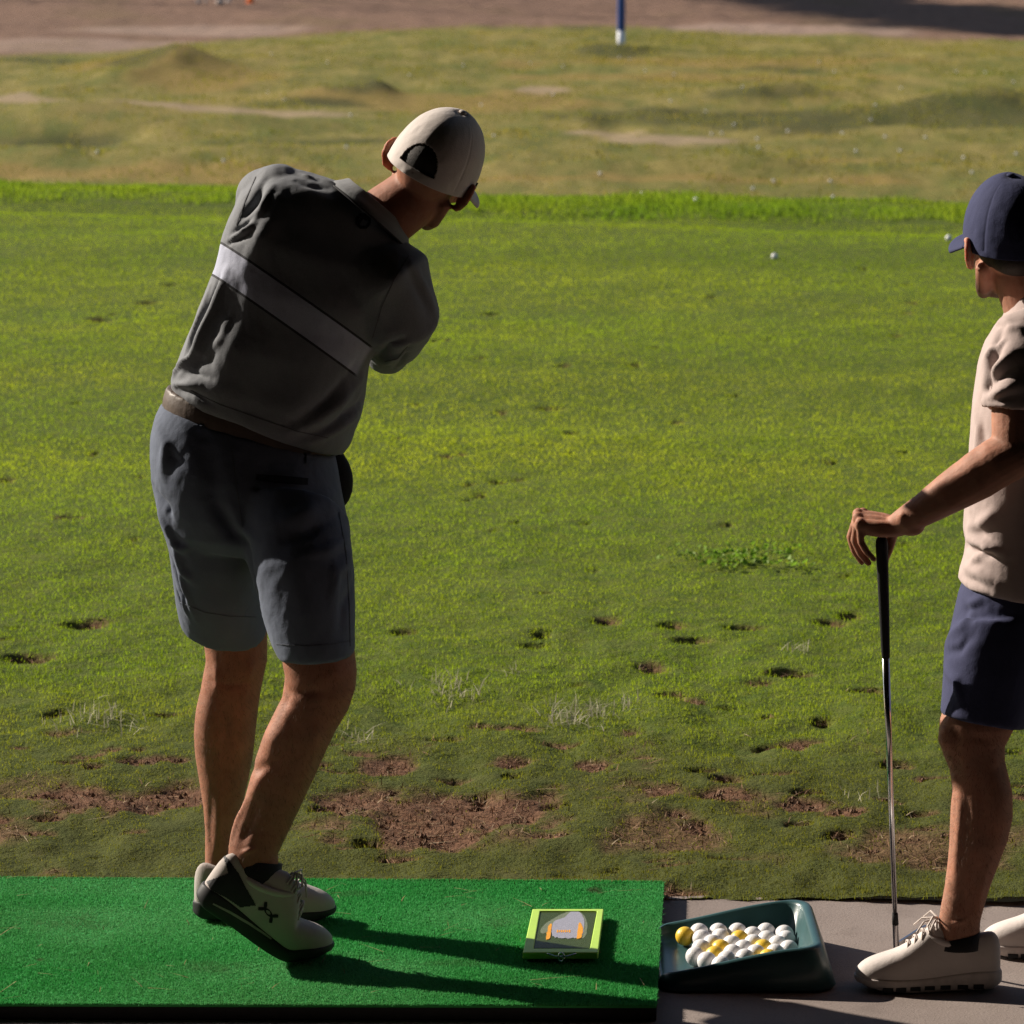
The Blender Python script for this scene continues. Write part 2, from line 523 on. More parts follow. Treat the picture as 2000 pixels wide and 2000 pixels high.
rust = area([fpatch(290, 130, 130, 22), fpatch(420, 160, 140, 20), fpatch(1250, 350, 500, 8), fpatch(1400, 120, 400, 10), fpatch(1420, 150, 260, 8), fpatch(1150, 150, 160, 6), fpatch(880, 200, 300, 18), fpatch(600, 355, 700, 7), fpatch(100, 335, 500, 12), fpatch(1560, 312, 300, 4)], .7)
tee_end = sstep(0, 1.2, fy - lip_y(fx) - LIPW)
nrow = len(ys)
idx = np.arange(nrow * nx).reshape(nrow, nx)
quad = np.stack([idx[keep_rows:-1, :-1], idx[keep_rows:-1, 1:], idx[keep_rows + 1:, 1:], idx[keep_rows + 1:, :-1]], -1).reshape(-1, 4)
# outer rim reaching the horizon on all sides beyond the fine part
me = bpy.data.meshes.new('ground')
V = np.stack([x, y, z], 1)
last = idx[-1]
ext = V[last].copy(); ext[:, 1] = 3000; ext[:, 0] *= 7; ext[:, 2] = V[last][:, 2] + 60
V2 = np.concatenate([V, ext]); ei = np.arange(nx) + len(V)
quad = np.concatenate([quad, np.stack([last[:-1], last[1:], ei[1:], ei[:-1]], -1)])
me.from_pydata(V2.tolist(), [], quad.tolist()); me.update()
def pad(a): return np.concatenate([a, np.zeros(nx)])
near_bandf = 1 - sstep(8.6, 10.4, y + .35 * vn(x * 1.3, y * .9, s=88))  # band of lawn nearest the slab, toned darker below
for nm, a in (('worn', near_bandf), ('soil', soil), ('far', tee_end), ('dirt', dirtfar * tee_end), ('pale', pale * tee_end), ('pale2', pale2 * tee_end), ('dark', dark * tee_end), ('rust', rust * tee_end)):
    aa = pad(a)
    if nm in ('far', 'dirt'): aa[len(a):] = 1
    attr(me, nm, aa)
m = NT('ground_turf')
P = m.pos()
n1 = m.noise(1.0, 4, vec=m.scaled(P, (.8, .55, 1))); n2 = m.noise(14, 4, vec=P); n3 = m.noise(90, 4, .7, vec=P)
teeG = m.mix(m.mapr(n2, .35, .65), (.070, .105, .015), (.110, .132, .024))
soilC = m.ramp(m.noise(38, 5, .75, vec=P), [(.25, (.050, .025, .015)), (.5, (.135, .070, .042)), (.68, (.22, .120, .072)), (.85, (.30, .18, .115))])
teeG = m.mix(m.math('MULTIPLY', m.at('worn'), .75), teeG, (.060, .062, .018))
tee = m.mix(m.at('soil'), teeG, soilC)
fpos = m.scaled(P, (.30, .11, 1)); fn = m.noise(1.0, 6, .62, vec=fpos); fn2 = m.noise(5.0, 5, .7, vec=m.scaled(P, (.8, .45, 1))); fn3 = m.noise(30, 3, .7, vec=m.scaled(P, (1, .5, 1)))
gr = m.ramp(fn, [(.30, (.085, .100, .022)), (.44, (.150, .150, .036)), (.58, (.215, .180, .052)), (.72, (.29, .21, .078))])
gr = m.mix(m.mapr(fn2, .35, .7, 0, .6), gr, (.26, .205, .066))
fm = m.noise(1.0, 6, .72, vec=m.scaled(P, (1.5, .55, 1)))
gr = m.mix(m.mapr(fm, .50, .66, 0, .75), gr, (.31, .245, .085)); gr = m.mix(m.mapr(fm, .50, .36, 0, .7), gr, (.095, .125, .028))
gr = m.mix(m.math('MULTIPLY', m.at('rust'), .5), gr, (.31, .185, .060))
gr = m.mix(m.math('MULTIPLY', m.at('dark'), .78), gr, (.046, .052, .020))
gr = m.mix(m.mapr(fn3, .42, .68, 0, .6), gr, (.08, .085, .02))
dc = m.ramp(fn2, [(.3, (.145, .088, .060)), (.55, (.195, .120, .086)), (.75, (.245, .160, .118))])
dc = m.mix(m.math('MULTIPLY', m.at('pale2'), .6), dc, (.34, .25, .20))
dc = m.mix(m.mapr(fn, .52, .66, 0, .55), dc, (.15, .105, .055))
far = m.mix(m.at('dirt'), gr, dc)
far = m.mix(m.math('MULTIPLY', m.at('pale'), .72), far, m.mix(fn2, (.28, .20, .125), (.38, .285, .205)))
colr = m.mix(m.at('far'), tee, far)
hb = m.math('ADD', m.math('MULTIPLY', n3, .5), m.noise(26, 5, .7, vec=P))
MAT_GROUND = m.pbr(colr, .95, .1, m.bump(hb, .8, .02))
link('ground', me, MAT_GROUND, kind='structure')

# ---- blades of the tee lawn
def blades(n, x, y, z, h, w, lean=.45):
    a = rng.uniform(0, 2 * np.pi, n); t = rng.uniform(0, 2 * np.pi, n); L = np.abs(rng.normal(0, 1, n)) * lean
    dx, dy = np.cos(a) * w / 2, np.sin(a) * w / 2
    mx, my = np.cos(t) * L * h * .35, np.sin(t) * L * h * .35
    tx, ty = np.cos(t) * L * h, np.sin(t) * L * h
    hz = h / np.sqrt(1 + L * L)
    V = np.empty((n, 5, 3))
    V[:, 0] = np.stack([x - dx, y - dy, z], 1); V[:, 1] = np.stack([x + dx, y + dy, z], 1)
    V[:, 2] = np.stack([x + mx + dx * .8, y + my + dy * .8, z + hz * .55], 1)
    V[:, 3] = np.stack([x + mx - dx * .8, y + my - dy * .8, z + hz * .55], 1)
    V[:, 4] = np.stack([x + tx, y + ty, z + hz], 1)
    return V

def blade_mesh(name, V, rnd, extra=None):
    n = len(V); me = bpy.data.meshes.new(name)
    me.vertices.add(n * 5); me.vertices.foreach_set('co', V.reshape(-1))
    b = (np.arange(n) * 5)[:, None]
    loops = np.concatenate([b + np.array([[0, 1, 2, 3]]), b + np.array([[3, 2, 4]])], 1).ravel()
    me.loops.add(len(loops)); me.loops.foreach_set('vertex_index', loops.astype(np.int32))
    me.polygons.add(n * 2)
    st = np.stack([np.arange(n) * 7, np.arange(n) * 7 + 4], 1).ravel()
    me.polygons.foreach_set('loop_start', st.astype(np.int32))
    me.update(calc_edges=True); me.validate()
    attr(me, 'rnd', np.repeat(rnd, 5))
    for k, v in (extra or {}).items(): attr(me, k, np.repeat(v, 5))
    return me

def scatter(y0, y1, dens, hw0):
    """points between two distances, at dens per square metre"""
    n = int(dens * (y1 - y0) * (y0 + y1) * hw0)
    y = np.sqrt(rng.uniform(y0 * y0, y1 * y1, n)); x = rng.uniform(-1, 1, n) * y * hw0
    return x, y

DK = .165
parts = []
for y0, y1, d in ((7.95, 9.2, 24000), (9.2, 10.6, 19000), (10.6, 12.5, 13000), (12.5, 15, 9000), (15, 19, 5600), (19, 26.3, 3600)):
    parts.append(scatter(y0, y1, d, DK))
for y0, y1, d in ((7.95, 10.6, 4200), (10.6, 15, 2000), (15, 26.3, 800)):      # thinner to both sides of the view
    a_, c_ = scatter(y0, y1, d, .42); k_ = np.abs(a_) > DK * c_; parts.append((a_[k_], c_[k_]))
gx = np.concatenate([p[0] for p in parts]); gy = np.concatenate([p[1] for p in parts])
ok = (gy > edge_y(gx) - .004) & (gy < lip_y(gx) + .1); gx, gy = gx[ok], gy[ok]
sm = soil_mask(gx, gy); dm = div_mask(gx, gy)
flk = sstep(.24, .50, fbm(gx * 13, gy * 8, s=79, o=3)) * (.45 + .5 * (1 - sstep(9.5, 12, gy))); thin = .05 * (1 - sstep(8.7, 10.2, gy)) + .14 * sstep(.05, .5, fbm(gx * 2.3, gy * 1.6, s=77, o=3))
# bare where the soil shows, but for a few surviving blades
ok = rng.uniform(0, 1, len(gx)) > np.clip(np.maximum(np.maximum(sm * .97, dm * .9), flk) + thin * (1 - sm), 0, .985)
gx, gy, sm = gx[ok], gy[ok], sm[ok]
n = len(gx)
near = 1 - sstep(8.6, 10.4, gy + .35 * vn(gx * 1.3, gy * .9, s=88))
mow = fbm(gx * 1.6, gy * 1.1, s=90, o=3)
h = (.0150 + .004 * mow) * (1 - .30 * near) * rng.uniform(.55, 1.25, n) * (1 - .4 * sm)
h *= 1 + .55 * (rng.uniform(0, 1, n) > .985) + sstep(0, 3.0, 0.09 - (gy - edge_y(gx))) * 0
edgeb = 1 - sstep(.0, .10, gy - edge_y(gx)); h *= 1 + .5 * edgeb
wv = np.interp(gy, [8, 12, 18, 27], [.0021, .0027, .0040, .0060]) * np.where(np.abs(gx) > DK * gy, 1.7, 1.0) * rng.uniform(.7, 1.3, n)
V = blades(n, gx, gy, ground_z(gx, gy) - .005 - .009 * sm, h, wv, .55 + .05 * near)
bias = (1.1 * fbm(gx * .12, gy * .9, s=191, o=3)) * h      # the mower laid the blades over in long bands
V[:, 4, 1] += bias; V[:, 2:4, 1] += .35 * bias[:, None]
dry = np.clip(rng.normal(.28, .2, n) - .06 * near + .2 * sm + .25 * fbm(gx * .9, gy * .45, s=93, o=3), 0, 1)
band = fbm(gx * .10, gy * .85, s=181, o=2); green = np.clip(.5 + .9 * band + .6 * fbm(gx * .42, gy * .22, s=95, o=3) + .45 * fbm(gx * 2.2, gy * 1.3, s=96, o=2), 0, 1)
# greener swaths, some with the shading of undulations put into the colour
for cx, cy, rx, ry in (patch(1450, 500, 480, 60), patch(1500, 1050, 330, 60), patch(1650, 1190, 260, 70), patch(1750, 560, 300, 40), patch(1500, 880, 200, 20), patch(200, 800, 260, 30), patch(1350, 1450, 500, 90)):
    green = np.clip(green + .55 * np.exp(-(((gx - cx) / rx) ** 2 + ((gy - cy) / ry) ** 2)), 0, 1)
for cx, cy, rx, ry in (patch(1440, 1112, 130, 18),):
    green = np.clip(green - .8 * np.exp(-(((gx - cx) / rx) ** 2 + ((gy - cy) / ry) ** 2)), 0, 1)
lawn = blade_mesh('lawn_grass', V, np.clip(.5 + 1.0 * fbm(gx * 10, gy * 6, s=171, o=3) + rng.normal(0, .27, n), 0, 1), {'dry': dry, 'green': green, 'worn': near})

def grass_mat(name, fresh, yellow, deep, straw, tr=.42, worn=(.105, .125, .024)):
    m = NT(name)
    base = m.mix(m.at('green'), yellow, fresh)
    base = m.mix(m.mapr(m.at('rnd'), .1, 1.0, 0, .75), base, deep)
    base = m.mix(m.math('MULTIPLY', m.at('worn'), .82), base, worn)  # blades nearest the slab turn to a darker olive
    base = m.mix(m.mapr(m.at('dry'), .66, 1.0, 0, .85), base, straw)
    tc = m.mix(.5, base, m.mix(1., base, (1.5, 1.45, .55), 'MULTIPLY'))
    return m.pbr(base, .65, .08, trans=(tc, tr))
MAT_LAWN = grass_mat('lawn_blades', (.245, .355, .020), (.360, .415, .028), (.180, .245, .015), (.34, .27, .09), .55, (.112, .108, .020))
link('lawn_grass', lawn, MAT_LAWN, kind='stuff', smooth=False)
print('blades', n)

# ---- taller rough along the far edge of the tee
n = 62000
rx_ = rng.uniform(-1, 1, n) * 27 * DK * 1.6; ry_ = lip_y(rx_) + .28 * vn(rx_ * 1.1, rx_ * 0, s=151) + .12 * vn(rx_ * 4, rx_ * 0, s=152) + LIPW * rng.uniform(0, 1, n) ** .8
hh = (.040 + .034 * fbm(rx_ * 1.8, ry_ * 1.4, s=101, o=3)) * rng.uniform(.4, 1.35, n) * (.75 + .35 * sstep(0, .3, ry_ - lip_y(rx_)))
V = blades(n, rx_, ry_, ground_z(rx_, ry_) - .01, hh, rng.uniform(.006, .011, n), .45)
rough = blade_mesh('rough_grass', V, rng.uniform(0, 1, n), {'dry': np.clip(rng.normal(.22, .2, n), 0, 1), 'green': np.clip(.55 + .7 * fbm(rx_ * 1.2, ry_, s=103), 0, 1), 'worn': np.zeros(n)})
MAT_ROUGH = grass_mat('rough_blades', (.17, .28, .022), (.30, .36, .032), (.11, .19, .020), (.40, .36, .12), .5)
link('rough_grass', rough, MAT_ROUGH, kind='stuff', smooth=False)

# ---- bleached tufts of dead grass and a patch of clover
tx, ty, tz, th = [], [], [], []
for px, py, k, sp in ((880, 1372, 60, .05), (1130, 1408, 70, .055), (1105, 1418, 40, .04), (180, 1418, 40, .06), (215, 1425, 30, .05), (700, 1455, 24, .03), (540, 1275, 16, .03), (870, 1350, 18, .03), (1240, 1390, 16, .03), (1165, 1395, 14, .03), (1700, 1560, 12, .03), (1560, 1285, 14, .02), (1010, 1330, 10, .02)):
    c = G(px, py)
    for _ in range(k):
        tx.append(c[0] + random.gauss(0, sp)); ty.append(c[1] + random.gauss(0, sp * 1.4)); th.append(random.uniform(.025, .055))
tx, ty, th = map(np.array, (tx, ty, th)); n = len(tx)
V = blades(n, tx, ty, ground_z(tx, ty), th, np.full(n, .0032), 1.3)
link('dead_grass', blade_mesh('dead_grass', V, rng.uniform(0, 1, n)), simple('straw', (.46, .42, .30), .8, trans=((.4, .38, .26, 1), .3)), kind='stuff', smooth=False)
cb = Buf()
for _ in range(150):
    c = G(random.gauss(1445, 62), random.gauss(1112, 9)); zz = float(ground_z(c[0], c[1])) + random.uniform(.016, .034)
    q = Matrix.Rotation(random.uniform(0, 6.28), 3, 'Z') @ Matrix.Rotation(random.gauss(0, .5), 3, 'X') @ Matrix.Rotation(random.gauss(0, .5), 3, 'Y')
    r = random.uniform(.008, .014)
    pts = [np.array(q @ Vector((r * math.cos(a), r * math.sin(a) * .8, .002 * math.cos(3 * a)))) + (c[0], c[1], zz) for a in np.arange(0, 6.28, 1.05)]
    cb.add(pts, [tuple(range(6))])
link('clover', cb.mesh('clover'), simple('clover_leaf', (.20, .30, .03), .6, trans=((.2, .36, .03, 1), .45)), kind='stuff', smooth=False)

# ---- short dead straw lying on the bare soil
sx, sy = scatter(7.95, 10.6, 4200, DK)
sm2 = soil_mask(sx, sy); ok = (rng.uniform(0, 1, len(sx)) < sm2) & (sy > edge_y(sx)); sx, sy = sx[ok], sy[ok]; n = len(sx)
V = blades(n, sx, sy, ground_z(sx, sy) - .012 * sm2[ok] + .001, rng.uniform(.010, .024, n), rng.uniform(.0018, .0032, n), 2.2)
m = NT('straw_litter'); c = m.ramp(m.at('rnd'), [(0, (.10, .055, .035)), (.5, (.21, .120, .075)), (.85, (.32, .20, .12)), (1, (.40, .33, .22))])
link('dead_straw', blade_mesh('dead_straw', V, rng.uniform(0, 1, n)), m.pbr(c, .9, .1), kind='stuff', smooth=False)

# ---- soil crumbs on the worn patches
cb = Buf()
cnt = 0
while cnt < 2600:
    d = random.choice(dirtp[:8] + dirtp)
    a = random.uniform(0, 6.28); r = math.sqrt(random.random())
    px_, py_ = d[0] + d[2] * r * math.cos(a), d[1] + d[3] * r * math.sin(a)
    if py_ < float(edge_y(px_)) + .02: cnt += 1; continue
    s_ = .0022 * (1 + 2.5 * random.random() ** 4)
    c = np.array([px_, py_, float(ground_z(px_, py_)) - .012 + s_ * .6])
    o = [np.array(v) * s_ * random.uniform(.6, 1.3) for v in ((1, 0, 0), (-.5, .9, 0), (-.5, -.9, 0), (0, 0, 1), (0, 0, -1))]
    cb.add([c + q for q in o], [(0, 1, 3), (1, 2, 3), (2, 0, 3), (1, 0, 4), (2, 1, 4), (0, 2, 4)]); cnt += 1
link('dirt_crumbs', cb.mesh('dirt_crumbs'), simple('crumb_soil', (.15, .09, .058), .95, .4, 60), kind='stuff', smooth=False)

# ---- tussocky grass of the range beyond the tee
fx2, fy2 = scatter(30, 92, 95, DK)
yb2 = np.interp(fx2 / fy2, bx[:, 0] / bx[:, 1], bx[:, 1])
clump = fbm(fx2 * 1.1, fy2 * .5, s=141, o=3)
ok = (fy2 > lip_y(fx2) + LIPW + 3) & (fy2 < yb2 + rng.normal(0, .8, len(fx2))) & (rng.uniform(-.6, .5, len(fx2)) < clump)
fxs, fys = fx, fy; fx, fy = fx2, fy2
pl2 = np.maximum(strip([(-700, 170), (0, 191), (150, 204), (330, 216), (620, 226)], .55), area([fpatch(1300, 277, 150, 12), fpatch(1180, 262, 90, 8), fpatch(1060, 178, 50, 6), fpatch(25, 190, 40, 7)], .45))
fx, fy = fxs, fys
ok &= pl2 < .4
fx2, fy2, clump = fx2[ok], fy2[ok], clump[ok]; n = len(fx2)
V = blades(n, fx2, fy2, ground_z(fx2, fy2) - .01, (.034 + .026 * np.clip(clump, 0, 1)) * rng.uniform(.5, 1.5, n), rng.uniform(.018, .034, n), .6)
MAT_RANGE = grass_mat('range_blades', (.17, .20, .030), (.31, .26, .065), (.15, .16, .030), (.40, .29, .11), .4)
link('range_grass', blade_mesh('range_grass', V, rng.uniform(0, 1, n), {'dry': np.clip(rng.normal(.38, .28, n), 0, 1), 'green': np.clip(.35 + .8 * fbm(fx2 * .35, fy2 * .12, s=145, o=3), 0, 1), 'worn': np.zeros(n)}), MAT_RANGE, kind='stuff', smooth=False)
print('range', n)

# ---- the concrete slab
b = Buf()
xs = np.linspace(-8, 8, 401); ey = edge_y(xs) + .03
b.loft([[np.array([a, 6.45, 0]) for a in xs], [np.array([a, 7.0, 0]) for a in xs], [np.array([a, c, 0]) for a, c in zip(xs, ey)], [np.array([a, c + .001, -.15]) for a, c in zip(xs, ey)]], caps=False, closed=False)
m = NT('concrete')
P = m.pos()
f1 = m.noise(2.2, 5, .6, vec=P); f2 = m.noise(160, 4, .7, vec=P); f3 = m.noise(9, 5, .65, vec=P)
c = m.mix(m.mapr(f1, .35, .65), (.215, .175, .158), (.27, .225, .205))
c = m.mix(m.mapr(f2, .52, .68, 0, .45), c, (.13, .105, .095))
c = m.mix(m.mapr(f3, .56, .70, 0, .4), c, (.15, .122, .108))
mc = m.pbr(c, .9, .2, m.bump(m.math('ADD', f2, f3), .4, .004))
link('concrete_slab', b.mesh(), mc, kind='structure', smooth=False)

b = Buf(); b.box((0, -1.2, -.02), (16, 7.6, .018)); link('bounce_blocker', b.mesh(), simple('bounce_blocker_dark', (.022, .022, .022), .85, .25, 20, .4, 120), kind='structure', smooth=False)  # unseen dark floor, added to cut light bouncing onto the people
# ================================================================== hitting mat
MZ = .035
a0, a1, a2, a3 = G(-260, 1710, MZ), G(1297, 1721, MZ), G(1282, 1962, MZ), G(-260, 1958, MZ)
base = (a0 + a2) / 2; base[2] = 0
mat_t = thing('hitting_mat', base, 'long green artificial turf hitting mat under the golfer in the grey polo', 'golf mat')
b = Buf()
def prism(b, poly, z0, z1):
    n = len(poly)
    b.add([(p[0], p[1], z0) for p in poly] + [(p[0], p[1], z1) for p in poly],
          [tuple(range(n))[::-1], tuple(range(n, 2 * n))] + [(i, (i + 1) % n, n + (i + 1) % n, n + i) for i in range(n)])
prism(b, [a3, a2, a1, a0], .002, MZ - .008)
link('rubber_base', b.mesh(), simple('black_rubber', (.012, .012, .013), .8, .2, 60), mat_t, smooth=False)
b = Buf(); q = [p.copy() for p in (a3, a2, a1, a0)]
prism(b, q, MZ - .0075, MZ - .003)
m = NT('mat_backing'); P = m.pos()
matcol = m.mix(m.mapr(m.noise(2.4, 4, vec=P), .35, .68), (.025, .220, .050), (.050, .300, .085))
link('turf_backing', b.mesh(), m.pbr(matcol, .9, .1), mat_t, smooth=False)
n = 290000
u, v = rng.uniform(.0, 1, n), rng.uniform(0, 1, n)
edge = rng.uniform(0, 1, n) < .03
v[edge] = np.where(rng.uniform(0, 1, edge.sum()) < .5, rng.uniform(-.002, .004, edge.sum()), 1 - rng.uniform(-.002, .004, edge.sum()))
pt = (a0[None] * (1 - u)[:, None] + a1[None] * u[:, None]) * (1 - v)[:, None] + (a3[None] * (1 - u)[:, None] + a2[None] * u[:, None]) * v[:, None]
wear = sstep(.0, .5, fbm(pt[:, 0] * 2.1, pt[:, 1] * 2.6, s=120, o=3))
stn = np.zeros(n)
for cx_, cy_, rx_2, ry_2 in (patch(1160, 1737, 24, 6, MZ), patch(1190, 1729, 40, 4, MZ), patch(900, 1880, 60, 10, MZ), patch(420, 1890, 70, 12, MZ), patch(980, 1800, 40, 8, MZ), patch(150, 1800, 90, 14, MZ), patch(78, 1875, 8, 3, MZ), patch(700, 1745, 70, 6, MZ)):
    k_ = 1.0 if rx_2 < .03 else .35
    stn = np.maximum(stn, k_ * (1 - sstep(.4, 1.3, np.hypot((pt[:, 0] - cx_) / rx_2, (pt[:, 1] - cy_) / ry_2) + .6 * fbm(pt[:, 0] * 30, pt[:, 1] * 30, s=131, o=2))))
wear = np.clip(wear * .7 + .9 * sum(np.exp(-(((pt[:, 0] - a_) / b_) ** 2 + ((pt[:, 1] - c_) / d_) ** 2)) for a_, c_, b_, d_ in (patch(300, 1800, 260, 45, MZ), patch(930, 1790, 130, 30, MZ), patch(650, 1880, 200, 20, MZ))), 0, 1)
V = blades(n, pt[:, 0], pt[:, 1], np.full(n, MZ - .0035), rng.uniform(.0045, .0085, n) * (1 - .35 * wear), rng.uniform(.0012, .0022, n), .8)
m = NT('mat_fibres'); P = m.pos()
c = m.mix(m.at('rnd'), (.028, .300, .062), (.080, .430, .110))
c = m.mix(m.math('MULTIPLY', m.at('wear'), .6), c, (.170, .440, .175))
c = m.mix(m.math('MULTIPLY', m.at('stain'), .8), c, (.10, .11, .055))
c = m.mix(m.mapr(m.noise(1.3, 3, vec=P), .5, .72, 0, .45), c, (.070, .230, .055))
stain = patch(1160, 1737, 26, 7, MZ)
mf = m.pbr(c, .7, .12, trans=(c, .3))
link('turf_fibres', blade_mesh('turf_fibres', V, rng.uniform(0, 1, n), {'wear': wear, 'stain': stn}), mf, mat_t, smooth=False, kind='stuff')

cl_x, cl_y = rng.uniform(-1.3, .3, 170), rng.uniform(a3[1] + .03, a0[1] - .03, 170)
V = blades(170, cl_x, cl_y, np.full(170, MZ + .004), rng.uniform(.006, .02, 170), rng.uniform(.0015, .003, 170), 3.)
link('grass_clippings', blade_mesh('grass_clippings', V, rng.uniform(0, 1, 170)), simple('clipping', (.20, .17, .07), .9, .5, 90), kind='stuff', smooth=False)

# ================================================================== divot practice board
BZ = MZ + .006
def quadpx(pts, z): return [G(px, py, z) for px, py in pts]
top = quadpx([(1021, 1860), (1168, 1860), (1179, 1775), (1040, 1775)], BZ + .015)
bb = (top[0] + top[2]) / 2; bb[2] = BZ
board = thing('divot_board', bb, 'lime green framed divot board with a grey swipe mark lying on the green mat', 'practice board')
def inset(poly, k):
    c = sum(poly) / len(poly); return [c + (p - c) * k for p in poly]
bm = bmesh.new()
vs = [bm.verts.new((p[0], p[1], z)) for z in (BZ, BZ + .015) for p in top]
ins = [bm.verts.new(p) for p in quadpx([(1042, 1852), (1152, 1852), (1166, 1779), (1055, 1779)], BZ + .015)]
ind = [bm.verts.new((v.co.x, v.co.y, BZ + .0105)) for v in ins]
bm.faces.new(vs[3::-1])
for i in range(4):
    j = (i + 1) % 4
    bm.faces.new((vs[i], vs[j], vs[4 + j], vs[4 + i])); bm.faces.new((vs[4 + i], vs[4 + j], ins[j], ins[i])); bm.faces.new((ins[i], ins[j], ind[j], ind[i]))
bm.faces.new(ind)
me = bpy.data.meshes.new('frame'); bm.to_mesh(me); bm.free()
me = modded(me, ('BEVEL', dict(width=.0035, segments=3, limit_method='ANGLE')))
fr = link('frame', me, simple('lime_plastic', (.46, .68, .12), .45, .06, 30), board, smooth=False)
def flat(name, polys, z0, z1, mat, parent):
    b = Buf()
    for p in polys: prism(b, [G(a, c, z1) for a, c in p], z0, z1)
    return link(name, b.mesh(), mat, parent, smooth=False)
def c7(pts): return [(950 + a * .3882, 1650 + c * .3882) for a, c in pts]
link('sequin_panel', (lambda b: (prism(b, inset(quadpx([(1042, 1852), (1152, 1852), (1166, 1779), (1055, 1779)], BZ + .0125), .985), BZ + .011, BZ + .0125), b)[1])(Buf()).mesh(),
     simple('dark_sequin', (.045, .070, .014), .45, .35, 900, .6, 900), board, smooth=False)
sp = board.children[-1] if len(board.children) > 1 else [o for o in COL.objects if o.name.startswith('sequin_panel')][0]
def wob(poly, n=90, a=2.2, sd_=1):
    p = np.array(poly + poly[:1], float); d = np.r_[0, np.cumsum(np.hypot(*np.diff(p, axis=0).T))]; t = np.linspace(0, d[-1], n, endpoint=False)
    x_ = np.interp(t, d, p[:, 0]); y_ = np.interp(t, d, p[:, 1]); k = np.ones(7) / 7
    x_ = np.convolve(np.r_[x_[-3:], x_, x_[:3]], k, 'valid'); y_ = np.convolve(np.r_[y_[-3:], y_, y_[:3]], k, 'valid')
    return list(zip(x_ + a * vn(t * .11, t * 0, s=sd_), y_ + a * vn(t * .11, t * 0 + 5, s=sd_)))
flat('swipe_ghost', [c7(wob([(266, 448), (268, 425), (300, 390), (350, 362), (400, 338), (445, 328), (480, 340), (505, 372), (510, 420), (498, 470), (470, 478), (470, 440), (440, 380), (380, 380), (330, 420), (300, 448)], sd_=3))], BZ + .011, BZ + .0129, simple('dull_sequin', (.17, .20, .13), .5, .3, 500, .5, 900), sp)
flat('swipe_mark', [c7(wob([(330, 462), (328, 400), (345, 380), (400, 362), (418, 338), (450, 330), (478, 342), (492, 372), (492, 420), (484, 460), (430, 470), (370, 468)], sd_=5))], BZ + .011, BZ + .0133, simple('grey_sequin', (.34, .34, .41), .4, .2, 400, .4, 900), sp)
GM = [c7(wob([(312, 398), (331, 392), (327, 432), (322, 474), (298, 480), (305, 436)], 40, 2.5, 7)), c7(wob([(462, 390), (480, 388), (486, 430), (478, 470), (452, 476), (460, 432)], 40, 2.5, 9))]
for k in range(7): GM.append(c7([(354 + k * 10.2, 428 + (k % 3)), (361 + k * 10.2, 427 + (k % 2) * 2), (361 + k * 10.2, 440 - (k % 2) * 3), (354 + k * 10.2, 441 - (k % 3))]))
flat('guide_mark', GM, BZ + .0115, BZ + .0137, simple('orange_mark', (.75, .33, .03), .5, .25, 300), sp)
b = Buf()
c = G(1096, 1868, MZ + .018)
pts = [c + np.array([.006 * math.cos(a), -.006 - .002 * math.sin(a), .010 * math.sin(a)]) for a in np.linspace(0, 6.283, 17)]
b.tube(pts, .0020, 8, dome=False)
b.tube([c + np.array([-.028, .006, .004]), c + np.array([-.012, -.004, .001]), c + np.array([.012, -.004, .001]), c + np.array([.03, .006, .004])], .0017, 8)
link('clip', b.mesh(), simple('steel', (.6, .6, .6), .25, .05, metal=1.), board)

# ================================================================== ball tray
tl, tr_, tn, tf = G(1288, 1946, 0)[0], G(1612, 1930, 0), G(1450, 1938, 0)[1], G(1450, 1836, 0)[1]
x0, x1 = G(1290, 1946, 0)[0], G(1606, 1900, 0)[0]; y0, y1 = tn, tf
tb = np.array([(x0 + x1) / 2, (y0 + y1) / 2, 0])
tray = thing('ball_tray', tb, 'dark teal plastic tray holding range balls on the concrete beside the mat', 'ball tray')
def rr(inx0, inx1, iny0, iny1, r, n=14, nl=20):
    """rounded rectangle, walked from the middle of the left side, round the far side"""
    P = []
    for cx, cy, a_ in ((inx0 + r, iny1 - r, 180), (inx1 - r, iny1 - r, 90), (inx1 - r, iny0 + r, 0), (inx0 + r, iny0 + r, -90)):
        for k in range(n + 1): P.append((cx + r * math.cos(R(a_ - 90 * k / n)), cy + r * math.sin(R(a_ - 90 * k / n))))
    Q = []
    for i, p in enumerate(P):
        q = P[(i + 1) % len(P)]; L = math.hypot(q[0] - p[0], q[1] - p[1]); s_ = max(1, int(L / .012))
        for k in range(s_): Q.append((p[0] + (q[0] - p[0]) * k / s_, p[1] + (q[1] - p[1]) * k / s_))
    return Q
def rim(x, y):
    t = np.clip((x - x0) / (x1 - x0), 0, 1)
    h = .034 + .060 * sstep(-.15, .95, t)
    mouth = (1 - sstep(0.0, .16, t)) * sstep(.0, .16, min(y - y0, y1 - y) / (y1 - y0) - .02)
    return h * (1 - mouth) + .012 * mouth
b = Buf()
N_ = None
rings = []
def ringz(ix0, ix1, iy0, iy1, r, zf):
    return [np.array([p[0], p[1], zf(*p)]) for p in rr(ix0, ix1, iy0, iy1, r)]
base_ring = rr(0, 1, 0, 1, .1)
def mk(off, zf, r):
    L = rr(x0 + off[0], x1 - off[1], y0 + off[2], y1 - off[2], r)
    return [np.array([p[0], p[1], zf(p[0], p[1])]) for p in L]
cnt = min(len(mk((0, 0, 0), rim, .045)), 999)
